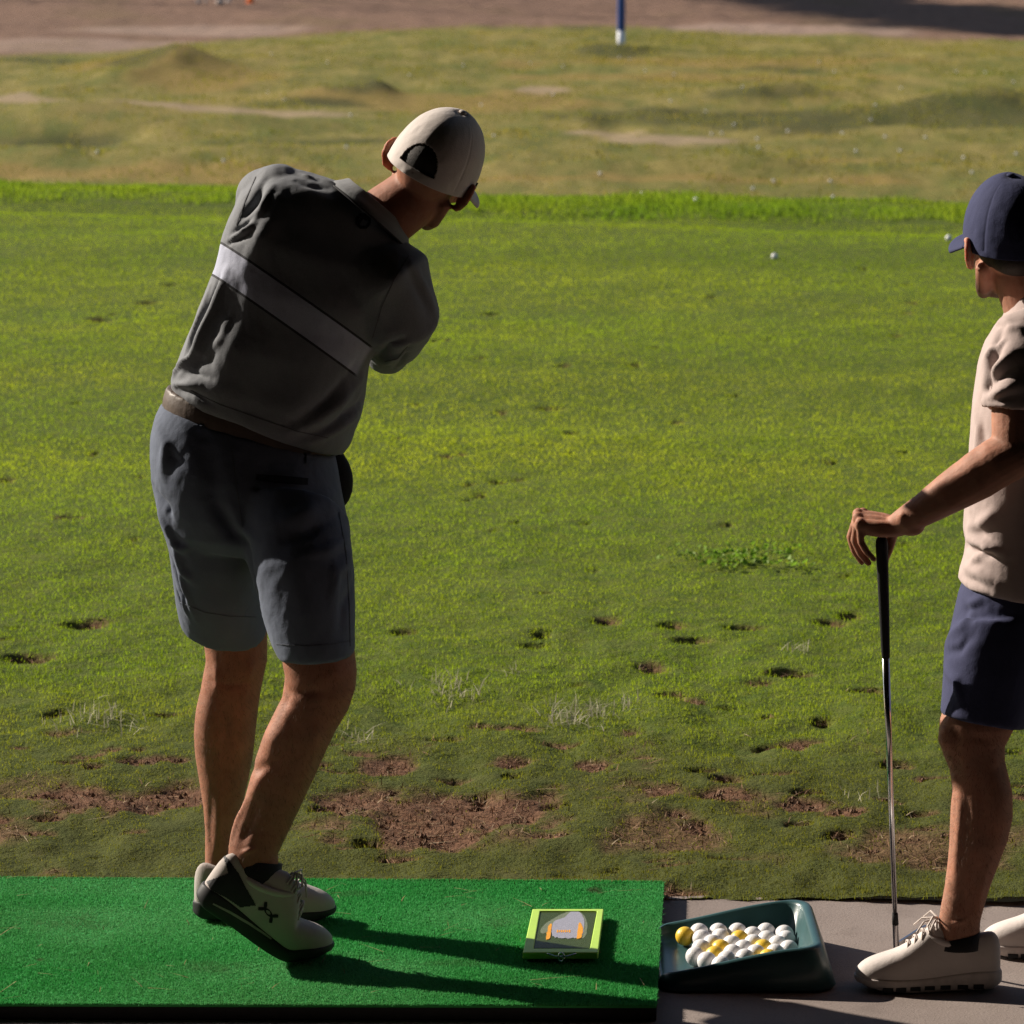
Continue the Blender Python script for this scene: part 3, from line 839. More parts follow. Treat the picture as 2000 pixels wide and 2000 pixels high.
def resample(L, n=220):
    L = np.array(L); d = np.r_[0, np.cumsum(np.linalg.norm(np.diff(np.vstack([L, L[:1]])[:, :2], axis=0), axis=1))]
    t = np.linspace(0, d[-1], n, endpoint=False); LL = np.vstack([L, L[:1]])
    return [np.array([np.interp(s_, d, LL[:, k]) for k in range(3)]) for s_ in t]
offs = [((-.004, -.022, -.010), lambda x, y: .0, .05), ((-.004, -.021, -.010), lambda x, y: .006, .05), ((.0, .008, .004), lambda x, y: rim(x, y) - .004, .045), ((.002, .012, .007), rim, .043),
        ((.004, .026, .013), rim, .040), ((.005, .030, .016), lambda x, y: rim(x, y) - .004, .038), ((.010, .046, .030), lambda x, y: .0105 + 0.002 * 1, .036), ((.03, .06, .045), lambda x, y: .0105, .03)]
b.loft([resample(mk(*o)) for o in offs], caps=True)
me = b.mesh()
link('tray_shell', modded(me, ('SMOOTH', dict(iterations=1, factor=.3))), simple('teal_plastic', (.030, .080, .084), .34, .12, 14, .12, 60, spec=.5), tray)

# ---- balls in the tray
def ball_mesh(r=.0207):
    bm = bmesh.new(); bmesh.ops.create_icosphere(bm, subdivisions=4, radius=r)
    me = bpy.data.meshes.new('golf_ball'); bm.to_mesh(me); bm.free()
    me.polygons.foreach_set('use_smooth', [True] * len(me.polygons)); return me
def ball_mat(name, c, dirt):
    m = NT(name)
    v = m.n('ShaderNodeTexVoronoi'); v.inputs['Scale'].default_value = 270; m.l(m.obj(), v.inputs['Vector'])
    col = m.mix(m.mapr(m.noise(60, 4), .45, .75, 0, dirt), c, (.35, .28, .2))
    return m.pbr(col, .38, .5, m.bump(m.mapr(v.outputs[0], 0, .5), .5, .0006))
MW = ball_mat('white_ball', (.74, .73, .74), .25); MY = ball_mat('yellow_ball', (.80, .52, .04), .2); MWF = ball_mat('range_ball', (.66, .65, .64), .3)
RB = .0207
spots = [(1075, 400, 1), (1155, 372, 0), (1105, 432, 0), (1148, 458, 0), (1205, 396, 0), (1228, 425, 0), (1185, 470, 0), (1252, 432, 1), (1238, 478, 0), (1300, 408, 0), (1365, 395, 0), (1360, 440, 0), (1458, 408, 0),
         (1335, 482, 1), (1450, 462, 0), (1446, 498, 0), (1172, 505, 1), (1215, 535, 0), (1278, 518, 0), (1388, 522, 0), (1160, 548, 1), (1040, 560, 0), (1100, 512, 0), (1098, 580, 0), (1148, 590, 0), (1212, 570, 0), (1262, 552, 0), (1325, 535, 0), (1362, 548, 1), (1302, 452, 0), (1395, 470, 0)]
Q = np.array([G(950 + a * .3882, 1650 + c * .3882, .036) for a, c, _ in spots])
bx0, bx1, by0, by1 = x0 + .045 + RB, x1 - .046 - RB, y0 + .030 + RB, y1 - .030 - RB
FL = .0118 + RB
Q[:, 0] += .006; Q[:, 2] = FL
upper = []                 # these rest in the hollows of the layer below
low = [i for i in range(len(Q)) if i not in upper]
A_ = Q[low].copy(); D2 = 2 * RB + .0002
mid = np.array([A_[:, 0].mean() + .012, (by0 + by1) / 2])
for it in range(900):
    A_[:, :2] += (mid - A_[:, :2]) * .00005
    for i in range(len(A_)):
        d = A_ - A_[i]; L = np.linalg.norm(d, axis=1); L[i] = 9
        for j in np.where(L < D2)[0]:
            push = (D2 - L[j]) * .5 * d[j] / max(L[j], 1e-6)
            A_[j] += push; A_[i] -= push
    A_[:, 0] = np.clip(A_[:, 0], bx0, bx1); A_[:, 1] = np.clip(A_[:, 1], by0, by1); A_[:, 2] = FL
Q[low] = A_
done_ = []
for u_ in upper:
    best = None
    for i in range(len(A_)):
        near_ = [j for j in range(i + 1, len(A_)) if np.linalg.norm(A_[j] - A_[i]) < D2 * 1.12]
        for j in near_:
            for k in near_:
                if k <= j or np.linalg.norm(A_[j] - A_[k]) > D2 * 1.12: continue
                c_ = (A_[i] + A_[j] + A_[k]) / 3; r_ = max(np.linalg.norm(c_ - A_[q]) for q in (i, j, k))
                p_ = c_ + np.array([0, 0, math.sqrt(max(D2 ** 2 - r_ ** 2, 1e-6))])
                if any(np.linalg.norm(p_ - o_) < D2 for o_ in done_): continue
                sc_ = np.linalg.norm((p_ - Q[u_])[:2])
                if best is None or sc_ < best[0]: best = (sc_, p_)
    if best is not None: Q[u_] = best[1]; done_.append(best[1])
mw, my = ball_mesh(), ball_mesh(); mw.materials.append(MW); my.materials.append(MY)
ylab = {}
order = sorted([i for i, s_ in enumerate(spots) if s_[2]], key=lambda i: Q[i][0])
ranks = ['leftmost', 'second from the left', 'third from the left', 'third from the right', 'second from the right', 'rightmost']
for k, i in enumerate(order): ylab[i] = 'yellow golf ball in the teal tray, %s of the six yellow ones' % ranks[k]
wh = [i for i, s_ in enumerate(spots) if not s_[2]]
special = {min(wh, key=lambda i: Q[i][0]): 'white golf ball in the teal tray, leftmost of the white ones', max(wh, key=lambda i: Q[i][0]): 'white golf ball in the teal tray, nearest its right wall'}
first = {}
for i, s_ in enumerate(spots):
    me = my if s_[2] else mw
    o = bpy.data.objects.new('golf_ball', me); COL.objects.link(o)
    o.location = tuple(Q[i]); o.rotation_euler = (random.uniform(0, 6), random.uniform(0, 6), random.uniform(0, 6))
    lab = ylab.get(i) or special.get(i) or 'white golf ball in the middle of the heap in the teal tray'
    tag(o, lab, 'golf ball', 'golf balls in the teal tray')

# ---- balls lying on the grass
mf_ = ball_mesh(); mf_.materials.append(MWF)
def gball(px, py, lab, grp, z0):
    c = G(px, py, z0)
    for _ in range(12): c = G(px, py, float(ground_z(c[0], c[1])) + RB * .9)
    o = bpy.data.objects.new('golf_ball', mf_); COL.objects.link(o); o.location = tuple(c)
    o.rotation_euler = (random.uniform(0, 6), random.uniform(0, 6), 0); tag(o, lab, 'golf ball', grp)
gball(1513, 501, 'white golf ball alone on the dark green swath of the tee lawn', 'golf balls on the tee lawn', .03)
gball(1853, 465, 'white golf ball on the lawn just beside the navy cap brim', 'golf balls on the tee lawn', .03)
gball(1360, 391, 'white golf ball in the bright rough at the far edge of the tee', 'golf balls on the tee lawn', .10)
farb = [(1172, 339), (1471, 368), (1511, 353), (1622, 354), (1627, 385), (1898, 337), (1538, 316), (1419, 307), (1672, 295), (1482, 288), (1479, 271), (1539, 256), (1646, 260), (1729, 267), (1808, 268), (1758, 294), (1882, 308),
        (1701, 234), (1379, 218), (1434, 243), (1410, 260), (1390, 262), (1630, 140), (1710, 205), (1760, 172), (1850, 193), (1920, 188), (1868, 140), (1925, 141), (1310, 197), (1080, 185), (1317, 145), (1260, 138), (1450, 170), (1036, 124),
        (449, 237), (677, 287), (437, 314), (523, 181), (555, 195), (190, 297), (320, 155), (388, 310), (78, 218), (1210, 112), (1230, 115), (1150, 103), (1980, 160), (1600, 120), (530, 105), (640, 122), (800, 146), (905, 128), (685, 225), (965, 265), (1255, 378), (940, 205), (1965, 355), (1985, 300), (1100, 130)]
for a, c in farb:
    gball(a, c, 'white golf ball lying far out on the dry range grass', 'golf balls on the far range', FZ)

# ================================================================== target pole, far marker, trees
pb = G(1213, 100, FZ)
for _ in range(10): pb = G(1213, 100, float(ground_z(pb[0], pb[1])))
pole = thing('target_pole', pb, 'blue and white target pole standing in a low mound on the far range', 'pole')
s_ = pb[1] / F
r = 7.6 * s_
b = Buf(); b.tube([pb + (0, 0, -.1), pb + (0, 0, 40 * s_)], r, 20, dome=False); link('white_base', b.mesh(), simple('white_paint', (.72, .73, .78), .5, .08), pole)
b = Buf(); b.tube([pb + (0, 0, 40 * s_ + .001), pb + (0, 0, 3.6)], r * 1.02, 20); link('blue_post', b.mesh(), simple('blue_paint', (.030, .075, .27), .5, .1), pole)

def onto(px, py):
    c = G(px, py, FZ + .3)
    for _ in range(14): c = G(px, py, float(ground_z(c[0], c[1])))
    return c
mk0 = onto(489, 5); s_ = mk0[1] / F
cone = thing('marker_cone', mk0, 'small orange marker cone on the dirt at the far left', 'cone')
b = Buf(); b.tube([mk0 + (0, 0, .02), mk0 + (0, 0, .12), mk0 + (0, 0, .22)], [7 * s_, 4.5 * s_, 1.5 * s_], 20, dome=False); link('cone_body', b.mesh(), simple('orange_plastic', (.9, .19, .03), .5), cone)
b = Buf(); b.tube([mk0 + (0, 0, -.02), mk0 + (0, 0, .018)], [10 * s_] * 2, 4, dome=False); link('cone_base', b.mesh(), cone.children[0].data.materials[0] if cone.children else None, cone, smooth=False)
rk = Buf()
stone = simple('pale_stone', (.48, .42, .38), .9, .2, 20, .4, 30)
for k, (px, py, rr_) in enumerate(((388, 7, 6), (402, 4, 4), (430, 8, 8), (446, 5, 5))):
    c = onto(px, py); s_ = c[1] / F
    bm = bmesh.new(); bmesh.ops.create_icosphere(bm, subdivisions=3, radius=1)
    for v in bm.verts:
        q = v.co.copy(); f_ = 1 + .28 * noise_v(q * 1.3 + Vector((k * 7, 0, 0))) if False else 1 + .22 * float(vn(q.x * 1.6 + k * 7, q.y * 1.6, q.z * 1.6, 3))
        v.co = Vector((q.x * rr_ * s_ * f_, q.y * rr_ * s_ * f_, q.z * rr_ * s_ * .8 * f_))
    me = bpy.data.meshes.new('rock'); bm.to_mesh(me); bm.free()
    link('rock', me, stone, label=['pale rock on the far dirt, leftmost of four', 'smallest pale rock on the far dirt, second from the left', 'largest pale rock on the far dirt near the orange cone', 'pale rock on the far dirt nearest the orange cone'][k], cat='rock', group='rocks by the orange cone').location = tuple(c + (0, 0, rr_ * s_ * .4))

bark = simple('bark', (.10, .075, .055), .9, .3, 12, .6, 40)
leafm = simple('tree_leaf', (.055, .085, .025), .6, .3, 3, trans=((.09, .14, .03, 1), .3))
def tree(x, y, H, Rr, seed, lab):
    rs = np.random.default_rng(seed)
    z0 = float(ground_z(np.array([x]), np.array([y]))[0]) - .1
    base = np.array([x, y, z0]); t = thing('tree', base, lab, 'tree', 'trees behind the far dirt slope')
    b = Buf(); b.tube([base, base + (.15, 0, H * .4), base + (0, .1, H * .8), base + (0, 0, H + Rr * .3)], [.24, .18, .13, .05], 12)
    top = base + (0, 0, H); tips = []
    for k in range(12):
        a = k * 2.4; e = top + (math.cos(a) * Rr * .75, math.sin(a) * Rr * .75, Rr * (.5 * ((k % 4) / 3) - .25))
        p = top + (0, 0, -Rr * (.2 + .05 * (k % 5)))
        b.tube([p, (p + e) / 2 + (0, 0, Rr * .12), e], [.07, .05, .02], 8); tips += [e, (p + e) / 2]
    link('trunk', b.mesh(), bark, t)
    cen = np.array(tips + [top + (0, 0, Rr * .3)])
    n = 9000; c = cen[rs.integers(0, len(cen), n)] + rs.normal(0, 1, (n, 3)) * Rr * .2
    sz = rs.uniform(.16, .32, n); A = rs.normal(0, 1, (n, 3)); A /= np.linalg.norm(A, axis=1)[:, None]
    B = np.cross(A, rs.normal(0, 1, (n, 3))); B /= np.linalg.norm(B, axis=1)[:, None]
    V = np.stack([c - A * sz[:, None], c + B * sz[:, None] * .5, c + A * sz[:, None], c - B * sz[:, None] * .5], 1).reshape(-1, 3)
    me = bpy.data.meshes.new('crown'); me.from_pydata(V.tolist(), [], (np.arange(n * 4).reshape(n, 4)).tolist()); me.update()
    link('crown', me, leafm, t, smooth=False)
tips = [(1550, -2, 1.9), (1690, 10, 2.3), (1810, 25, 2.6), (1920, 38, 2.8), (2040, 54, 2.9), (2210, 60, 3.0)]
names_t = ['tall slender tree beyond the dirt slope, farthest left of six', 'tall slender tree beyond the dirt slope, second from the left of six', 'tall slender tree beyond the dirt slope, third from the left of six',
           'tall slender tree beyond the dirt slope, third from the right of six', 'tall slender tree beyond the dirt slope, second from the right of six', 'tall slender tree beyond the dirt slope, farthest right of six']
for k, (px, py, Rr) in enumerate(tips):
    p = onto(px, py); yt = 121 + 1.5 * (k % 2); L = (yt - p[1]) / math.sin(R(SUN_AZ)); H = L * math.tan(R(SUN_EL))
    tree(p[0] - L * math.cos(R(SUN_AZ)), yt, H, Rr, 40 + k, names_t[k])

# ================================================================== unseen shelter, added to keep sky light off the two men
cb_ = np.array([0, -9.0, 0])
added_bay = thing('shade_blocker', cb_, 'unseen dark timber shelter added behind and above the hitting mats to block light', 'shelter')
wood = simple('dark_timber', (.045, .036, .030), .85, .3, 6, .4, 40)
b = Buf(); b.box((0, -.5, 2.90), (16, BLOCKER_ROOF_Y / 2 + 4.5 - .0, .06)); b.xf(lambda p: p + np.array((0, BLOCKER_ROOF_Y / 2 - 4.5 + .5, 0)))
link('blocker_roof', b.mesh(), wood, added_bay, smooth=False)
b = Buf(); b.box((0, -9.06, 1.40), (16, .05, 1.43)); link('blocker_back_wall', b.mesh(), wood, added_bay, smooth=False)
for k in range(-4, 5):
    b = Buf(); b.box((k * 3.9, -4.5 + BLOCKER_ROOF_Y / 2, 2.75), (.06, BLOCKER_ROOF_Y / 2 + 4.4, .088)); link('blocker_rafter', b.mesh(), wood, added_bay, smooth=False)
for g in (-1, 1):
    b = Buf(); b.box((g * 6.4, -.7, 1.40), (.05, 8.2, 1.42)); link('blocker_side_wall', b.mesh(), wood, added_bay, smooth=False)
    b = Buf(); b.box((g * 6.4, 7.60, 1.40), (.08, .08, 1.42)); link('blocker_post', b.mesh(), wood, added_bay, smooth=False)
# ================================================================== people
def skin_mat(name, c, red=.12):
    m = NT(name); f = m.noise(22, 4); f2 = m.noise(220, 3)
    col = m.ramp(f, [(.3, tuple(x * .80 for x in c)), (.7, (c[0] * 1.12, c[1] * 1.02, c[2] * .98))])
    col = m.mix(m.mapr(m.noise(70, 4, .7), .5, .72, 0, .4), col, (c[0] * .8, c[1] * .55, c[2] * .48))
    col = m.mix(m.math('MULTIPLY', m.at('stubble'), .8), col, (.035, .022, .016))
    return m.pbr(col, .62, .22, m.bump(m.math('ADD', f2, m.math('MULTIPLY', f, .6)), .3, .002), sss=m.math('ADD', m.math('MULTIPLY', m.at('ear'), .8), .16), sssr=(.011,))
SKIN = skin_mat('skin', (.32, .150, .095))
SKIN2 = skin_mat('skin_light', (.39, .200, .135))
EYE = simple('eye_white', (.7, .68, .66), .2, .03)

def frame(fwd, up):
    f = np.array(fwd, float); f /= np.linalg.norm(f); u = np.array(up, float); u = u - f * (u @ f); u /= np.linalg.norm(u)
    return np.stack([np.cross(f, u), f, u], 1)      # columns: right, forward, up

def head(b, c, M, s=1.0):
    """skull, face, jaw, nose, lips and ears about the midpoint between the ears"""
    L = lambda p: c + M @ (np.array(p, float) * s)
    def E(p, r): b.ell(L(p), [q * s for q in r], M)
    E((0, -.012, .035), (.076, .098, .086)); E((0, .030, -.020), (.060, .066, .082)); E((0, .045, .030), (.066, .052, .055))
    E((0, .050, -.075), (.042, .042, .036)); E((0, .076, -.098), (.022, .018, .018))
    for g in (-1, 1):
        b.tube([L((g * .055, .000, -.035)), L((g * .046, .022, -.078)), L((g * .026, .066, -.100))], [.018 * s, .017 * s, .014 * s], 12)
        E((g * .040, .070, -.018), (.024, .020, .018)); E((g * .030, .084, .026), (.022, .012, .007)); E((g * .031, .082, .008), (.016, .011, .010))
        E((g * .010, .108, -.030), (.009, .010, .007))
        # ear: rim, bowl and lobe standing off the head
        e0 = lambda y_, z_, o=0: L((g * (.083 + o), y_, z_))
        rimp = [e0(.010, -.012), e0(.012, .012, .004), e0(.002, .030, .010), e0(-.015, .033, .016), e0(-.026, .018, .021), e0(-.025, -.006, .019), e0(-.014, -.023, .010), e0(.000, -.028, .000)]
        b.tube(rimp, [.0068 * s] * 8, 10)
        ax = np.array([g * 1.0, .62, 0]); ax /= np.linalg.norm(ax)
        Me = M @ np.stack([ax, np.array([-ax[1] * 1.0, ax[0], 0]), np.array([0, 0, 1.0])], 1)
        b.ell(L((g * .087, -.008, .002)), [.0080 * s, .021 * s, .030 * s], Me)
    b.tube([L((0, .090, .022)), L((0, .106, -.008)), L((0, .116, -.027))], [.008 * s, .010 * s, .012 * s], 12)
    E((0, .092, -.056), (.023, .010, .006)); E((0, .090, -.067), (.020, .010, .007))

def eyes(parent, c, M, s=1.0):
    for g in (-1, 1):
        b = Buf(); b.ell(c + M @ (np.array((g * .031, .083, .008)) * s), [.0122 * s] * 3, M); link('eye', b.mesh(), EYE, parent)

def hand(b, o, X, Yv, Zv, curl, splay=(.10, .03, -.04, -.12), thumb=((.022, .030, -.010), (.050, .050, -.022), (.075, .052, -.034), (.096, .044, -.046)), s=1.0):
    X, Yv, Zv = (np.array(q, float) for q in (X, Yv, Zv)); X /= np.linalg.norm(X); Yv = Yv - X * (Yv @ X); Yv /= np.linalg.norm(Yv)
    Zv = Zv - X * (Zv @ X) - Yv * (Zv @ Yv); Zv /= np.linalg.norm(Zv)
    L = lambda p: np.array(o) + (X * p[0] + Yv * p[1] + Zv * p[2]) * s
    kn = ((.092, .031, .000), (.096, .010, .004), (.090, -.011, .003), (.080, -.030, -.002))
    ln = ((.043, .026, .022), (.047, .030, .023), (.043, .028, .023), (.034, .021, .020))
    b.tube([L((-.012, 0, 0)), L((.002, 0, 0)), L((.015, 0, -.002))], [.026 * s, .026 * s, .027 * s], 18, flat=.74, ref=Yv)
    b.ell(L((.052, .0, -.010)), [.054 * s, .038 * s, .0175 * s], np.stack([X, Yv, Zv], 1))
    b.ell(L((.030, .022, -.016)), [.034 * s, .020 * s, .016 * s], np.stack([X, Yv, Zv], 1))
    for i in range(4):
        k = np.array(kn[i])
        b.tube([L((.008, k[1] * .45, -.004)), L(k * (.6, .85, 1)), L(k)], [.0125 * s, .0112 * s, .0108 * s], 14)
        b.ell(L(k + (0, 0, .0035)), [.0108 * s] * 3)
        a = 0; p = k; pts = [L(p)]
        for j in range(3):
            a += R(curl[i][j]); d = np.array([math.cos(a) * math.cos(splay[i]), math.sin(splay[i]), -math.sin(a)])
            p = p + d * ln[i][j]; pts.append(L(p))
        rr_ = (.0092, .0083, .0076, .0062) if i < 3 else (.0082, .0073, .0067, .0056)
        b.tube(pts, [q * s for q in rr_], 14)
    b.tube([L(p) for p in thumb], [.0145 * s, .0125 * s, .0112 * s, .0085 * s], 14)

# ---- shoes: local x runs heel to toe, y outward, z up
def shoe(parent, heel, toe_dir, length, mats, flex=0.0, hs=1.3, zup=0.0, style=0):
    heel = np.array(heel, float); X = np.array(toe_dir, float); X[2] = 0; X /= np.linalg.norm(X); Z = np.array([0, 0, 1.0]); Yv = np.cross(Z, X)
    k = length / .31; xb = .215 * k
    def place(p):
        p = np.array(p, float) * (1, 1, hs)
        if flex:
            t = np.clip((xb + .035 - p[0]) / .07, 0, 1); a = flex * t * t * (3 - 2 * t)
            dx, dz = p[0] - xb, p[2]
            p = np.array([xb + dx * math.cos(a) + dz * math.sin(a), p[1], -dx * math.sin(a) + dz * math.cos(a)])
        return heel + X * p[0] + Yv * p[1] + Z * (p[2] + zup)
    S = np.array([0, .02, .06, .12, .2, .3, .4, .5, .6, .7, .78, .85, .91, .96, .99, 1.0])
    wd_ = np.interp(S, [0, .02, .06, .15, .35, .5, .65, .78, .88, .95, .99, 1], [.012, .024, .031, .035, .034, .038, .045, .048, .045, .034, .018, .008]) * k
    tp = np.interp(S, [0, .03, .08, .15, .25, .34, .42, .5, .6, .7, .8, .9, .97, 1], [.075, .098, .100, .092, .092, .116, .121, .106, .084, .068, .060, .052, .042, .032]) * k
    so_ = np.interp(S, [0, .1, .4, .7, .9, 1], [.034, .036, .030, .024, .022, .024]) * k
    bt = np.interp(S, [0, .06, .2, .7, .85, .95, 1], [.012, .001, 0, 0, .002, .009, .016]) * k
    rings = []
    for s_, w, t, sh in zip(S, wd_, tp, so_):
        r = []
        for j in range(28):
            a = 2 * math.pi * j / 28; ca, sa = math.cos(a), math.sin(a)
            top = sa > 0
            yy = math.copysign(abs(ca) ** (.75 if top else .5), ca) * w * (.97 if top else .94)
            zz = sh + (t - sh) * abs(sa) ** .80 if top else sh - .012 * k * abs(sa) ** .5
            if top and s_ < .45: yy *= 1 - .30 * abs(sa) ** 2.2 * (1 - s_ / .6)
            r.append(place((s_ * length, yy, zz)))
        rings.append(r)
    b = Buf(); b.loft(rings); me = modded(b.mesh(), ('SUBSURF', dict(levels=1)))
    up = link('shoe', me, mats[0], parent)
    rings = []
    for s_, w, sh, bo in zip(S, wd_, so_, bt):
        r = []
        for yy, zz in ((-.86, 0), (-1.0, .10), (-1.06, .35), (-1.06, .65), (-1.02, .92), (-.9, 1.0), (.9, 1.0), (1.02, .92), (1.06, .65), (1.06, .35), (1.0, .10), (.86, 0)):
            xx = s_ * length + (-.004 * k if s_ == 0 else 0) + (.003 * k if s_ == 1 else 0)
            r.append(place((xx, yy * w, bo + (sh - bo) * zz + .004 * math.sin(s_ * 9) * (0 < zz < 1) * k)))
        rings.append(r)
    b = Buf(); b.loft(rings); so_o = link('sole', modded(b.mesh(), ('SUBSURF', dict(levels=1))), mats[1], up)
    # padded collar round the ankle
    b = Buf(); pts = []
    for j in range(24):
        a = 2 * math.pi * j / 24; sx = .055 * k + .052 * k + .056 * k * math.cos(a)
        pts.append(place((sx, .030 * k * math.sin(a), (.090 + .010 * math.cos(a) - .006 * math.sin(a) ** 2 - .004) * k)))
    b.tube(pts + pts[:1], .0075 * k, 10, dome=False); link('collar', b.mesh(), mats[3], up)
    # laces: crossing bars and a bow
    b = Buf()
    for q, s_ in enumerate((.44, .49, .54, .59, .64)):
        t = np.interp(s_, S, tp) ; w = .021 * k
        for g in (-1, 1):
            pts = [place((s_ * length + g * .004, -w, t - .010 * k)), place((s_ * length + g * .002, -w * .6, t + .001)), place((s_ * length, 0, t + .004)), place((s_ * length - g * .002, w * .6, t + .001)), place((s_ * length - g * .004, w, t - .010 * k))]
            b.tube(pts, .0022 * k, 8)
    t = np.interp(.44, S, tp)
    for g in (-1, 1):
        c0 = np.array((.44 * length, 0, t + .006)); lp = [c0 + (0, 0, 0), c0 + (.012, g * .022, .006), c0 + (.024, g * .036, -.006), c0 + (.020, g * .032, -.016), c0 + (.006, g * .012, -.002)]
        b.tube([place(p) for p in lp], .0022 * k, 8)
        b.tube([place(c0), place(c0 + (.03, g * .015, -.004)), place(c0 + (.045, g * .028, -.018))], .0021 * k, 8)
    link('laces', b.mesh(), mats[2], up)
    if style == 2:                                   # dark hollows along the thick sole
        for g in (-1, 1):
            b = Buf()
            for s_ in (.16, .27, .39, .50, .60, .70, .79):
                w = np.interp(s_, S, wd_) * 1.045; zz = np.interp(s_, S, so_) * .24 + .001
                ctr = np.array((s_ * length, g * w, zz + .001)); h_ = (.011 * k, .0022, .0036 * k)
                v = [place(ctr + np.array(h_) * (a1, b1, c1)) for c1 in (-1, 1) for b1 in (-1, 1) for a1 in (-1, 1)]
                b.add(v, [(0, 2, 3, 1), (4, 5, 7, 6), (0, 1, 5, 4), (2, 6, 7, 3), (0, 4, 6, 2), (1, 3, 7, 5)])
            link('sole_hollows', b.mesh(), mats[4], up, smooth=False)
    return up, me, so_o

def cap_mesh(c, M, r=(.083, .104), H=.128, zb=.018, opening=True, brim_len=.072, wr=0, seed=0):
    """crown of six panels (with or without the strap opening at the back) and a curved brim"""
    nu, nv = 240, 84
    V, Fc = [], []
    for i in range(nv + 1):
        v = i / nv
        rad = max(1 - v ** 2.5, 0) ** (1 / 2.05)
        for j in range(nu):
            a = 2 * math.pi * j / nu           # 0 faces forward
            ff = 1 - .012 * max(0, 1 - abs(((a * 6 / 2 / math.pi + .5) % 1) - .5) * 22) * (v > .06)
            wv_ = wr * float(vn(math.cos(a) * 2.2 + seed, math.sin(a) * 2.2, v * 2.2)) * (1 - v) * .5 + wr * .7 * float(vn(math.cos(a) * 6 + seed, math.sin(a) * 6, v * 7, 4))
            q = (rad * ff + wv_ * rad)
            fr_ = math.cos(a)
            x_, y_ = math.sin(a) * r[0] * q, math.cos(a) * r[1] * q
            zz = zb - .014 * (1 - fr_) * .5 * (1 - v) + H * v * (1 + .03 * fr_)
            V.append(c + M @ np.array([x_, y_ - .006, zz]))
    def openq(i, j):
        if not opening: return False
        v = (i + .5) / nv; a = 2 * math.pi * (j + .5) / nu - math.pi
        return v > .135 and (a / .46) ** 2 + ((v - .135) / .36) ** 2 < 1
    for i in range(nv):
        for j in range(nu):
            if not openq(i, j): Fc.append((i * nu + j, i * nu + (j + 1) % nu, (i + 1) * nu + (j + 1) % nu, (i + 1) * nu + j))
    b = Buf(); b.add(V, Fc)
    crown = modded(b.mesh(), ('SOLIDIFY', dict(thickness=.0028, offset=1)))
    b = Buf(); rings = []
    for i in range(9):
        t = i / 8; r_ = []
        for j in range(25):
            a = (j / 24 - .5) * 2 * 1.12
            ext = brim_len * t * (math.cos(a * .92) ** .55 if abs(a) < 1.5 else 0)
            x_, y_ = math.sin(a) * (r[0] + ext * .22), math.cos(a) * r[1] + ext - .006
            r_.append(c + M @ np.array([x_, y_, zb + .004 - .016 * t - .019 * (x_ / r[0]) ** 2]))
        rings.append(r_)
    b.loft(rings, caps=False, closed=False)
    brim = modded(b.mesh(), ('SOLIDIFY', dict(thickness=.004, offset=0)))
    b = Buf(); b.ell(c + M @ np.array([0, -.006, zb + H * 1.0 + .002]), (.009, .009, .005), M); but = b.mesh()
    return crown, brim, but

def recess(me, planes):
    """hollow the flat ends of sleeves and trouser legs: (point, axis, radius, depth)"""
    P, N = co(me), no(me)
    for p, ax, rad, dep in planes:
        p, ax = np.array(p), np.array(ax, float); ax /= np.linalg.norm(ax)
        d = P - p; al = d @ ax
        m_ = (np.abs(al) < .016) & (N @ ax > .75) & (np.linalg.norm(d - al[:, None] * ax, axis=1) < rad)
        P[m_] -= ax * dep
    setco(me, P)

def cloth_noise(me, amp, sc, seed, direction=None, stretch=3.):
    P, N = co(me), no(me); Q = P.copy()
    if direction is not None:
        d = np.array(direction, float); d /= np.linalg.norm(d); Q = P - (P @ d)[:, None] * d * (1 - 1 / stretch)
    f = fbm(Q[:, 0] * sc, Q[:, 1] * sc, Q[:, 2] * sc, s=seed, o=3)
    r_ = 1 - np.abs(fbm(Q[:, 0] * sc * .8, Q[:, 1] * sc * .8, Q[:, 2] * sc * .8, s=seed + 5, o=2)) * 2.2
    setco(me, P + N * (amp * (f * .6 + .5 * r_))[:, None])

def body_fold(me, lines): fold(me, bvh(me), lines)
def skin_relief(me):
    P, N = co(me), no(me)
    setco(me, P + N * (.0011 * fbm(P[:, 0] * 16, P[:, 1] * 16, P[:, 2] * 11, s=301, o=3) + .0003 * vn(P[:, 0] * 90, P[:, 1] * 90, P[:, 2] * 90, 305))[:, None])
# muscle, tendon and knee relief on the legs
LEGS1 = [([(585, 1372), (548, 1425), (520, 1478)], .030, .006), ([(555, 1430), (545, 1480), (530, 1500)], .012, -.003), ([(530, 1492), (505, 1502), (485, 1505)], .011, -.005), ([(515, 1512), (500, 1540), (490, 1560)], .016, .005), ([(482, 1560), (464, 1605), (449, 1652)], .008, .007), ([(506, 1560), (486, 1612), (470, 1652)], .013, -.007),
         ([(484, 1655), (488, 1668)], .014, .008), ([(560, 1352), (600, 1352), (640, 1350)], .010, -.004), ([(556, 1330), (562, 1360), (556, 1385)], .012, -.004), ([(600, 1370), (610, 1450), (590, 1540)], .018, .005), ([(570, 1400), (572, 1460), (560, 1530)], .010, -.003), ([(640, 1260), (650, 1300), (640, 1340)], .02, .004),
         ([(410, 1330), (450, 1338), (495, 1332)], .010, -.004), ([(415, 1360), (405, 1420), (415, 1480)], .028, .005), ([(470, 1370), (475, 1430), (462, 1490)], .024, .004), ([(440, 1365), (442, 1430), (440, 1500)], .010, -.003), ([(428, 1540), (428, 1600), (430, 1660)], .010, .005), ([(412, 1560), (410, 1620), (412, 1670)], .009, -.003), ([(420, 1290), (425, 1330), (422, 1350)], .010, .004), ([(490, 1290), (485, 1335)], .010, .004)]
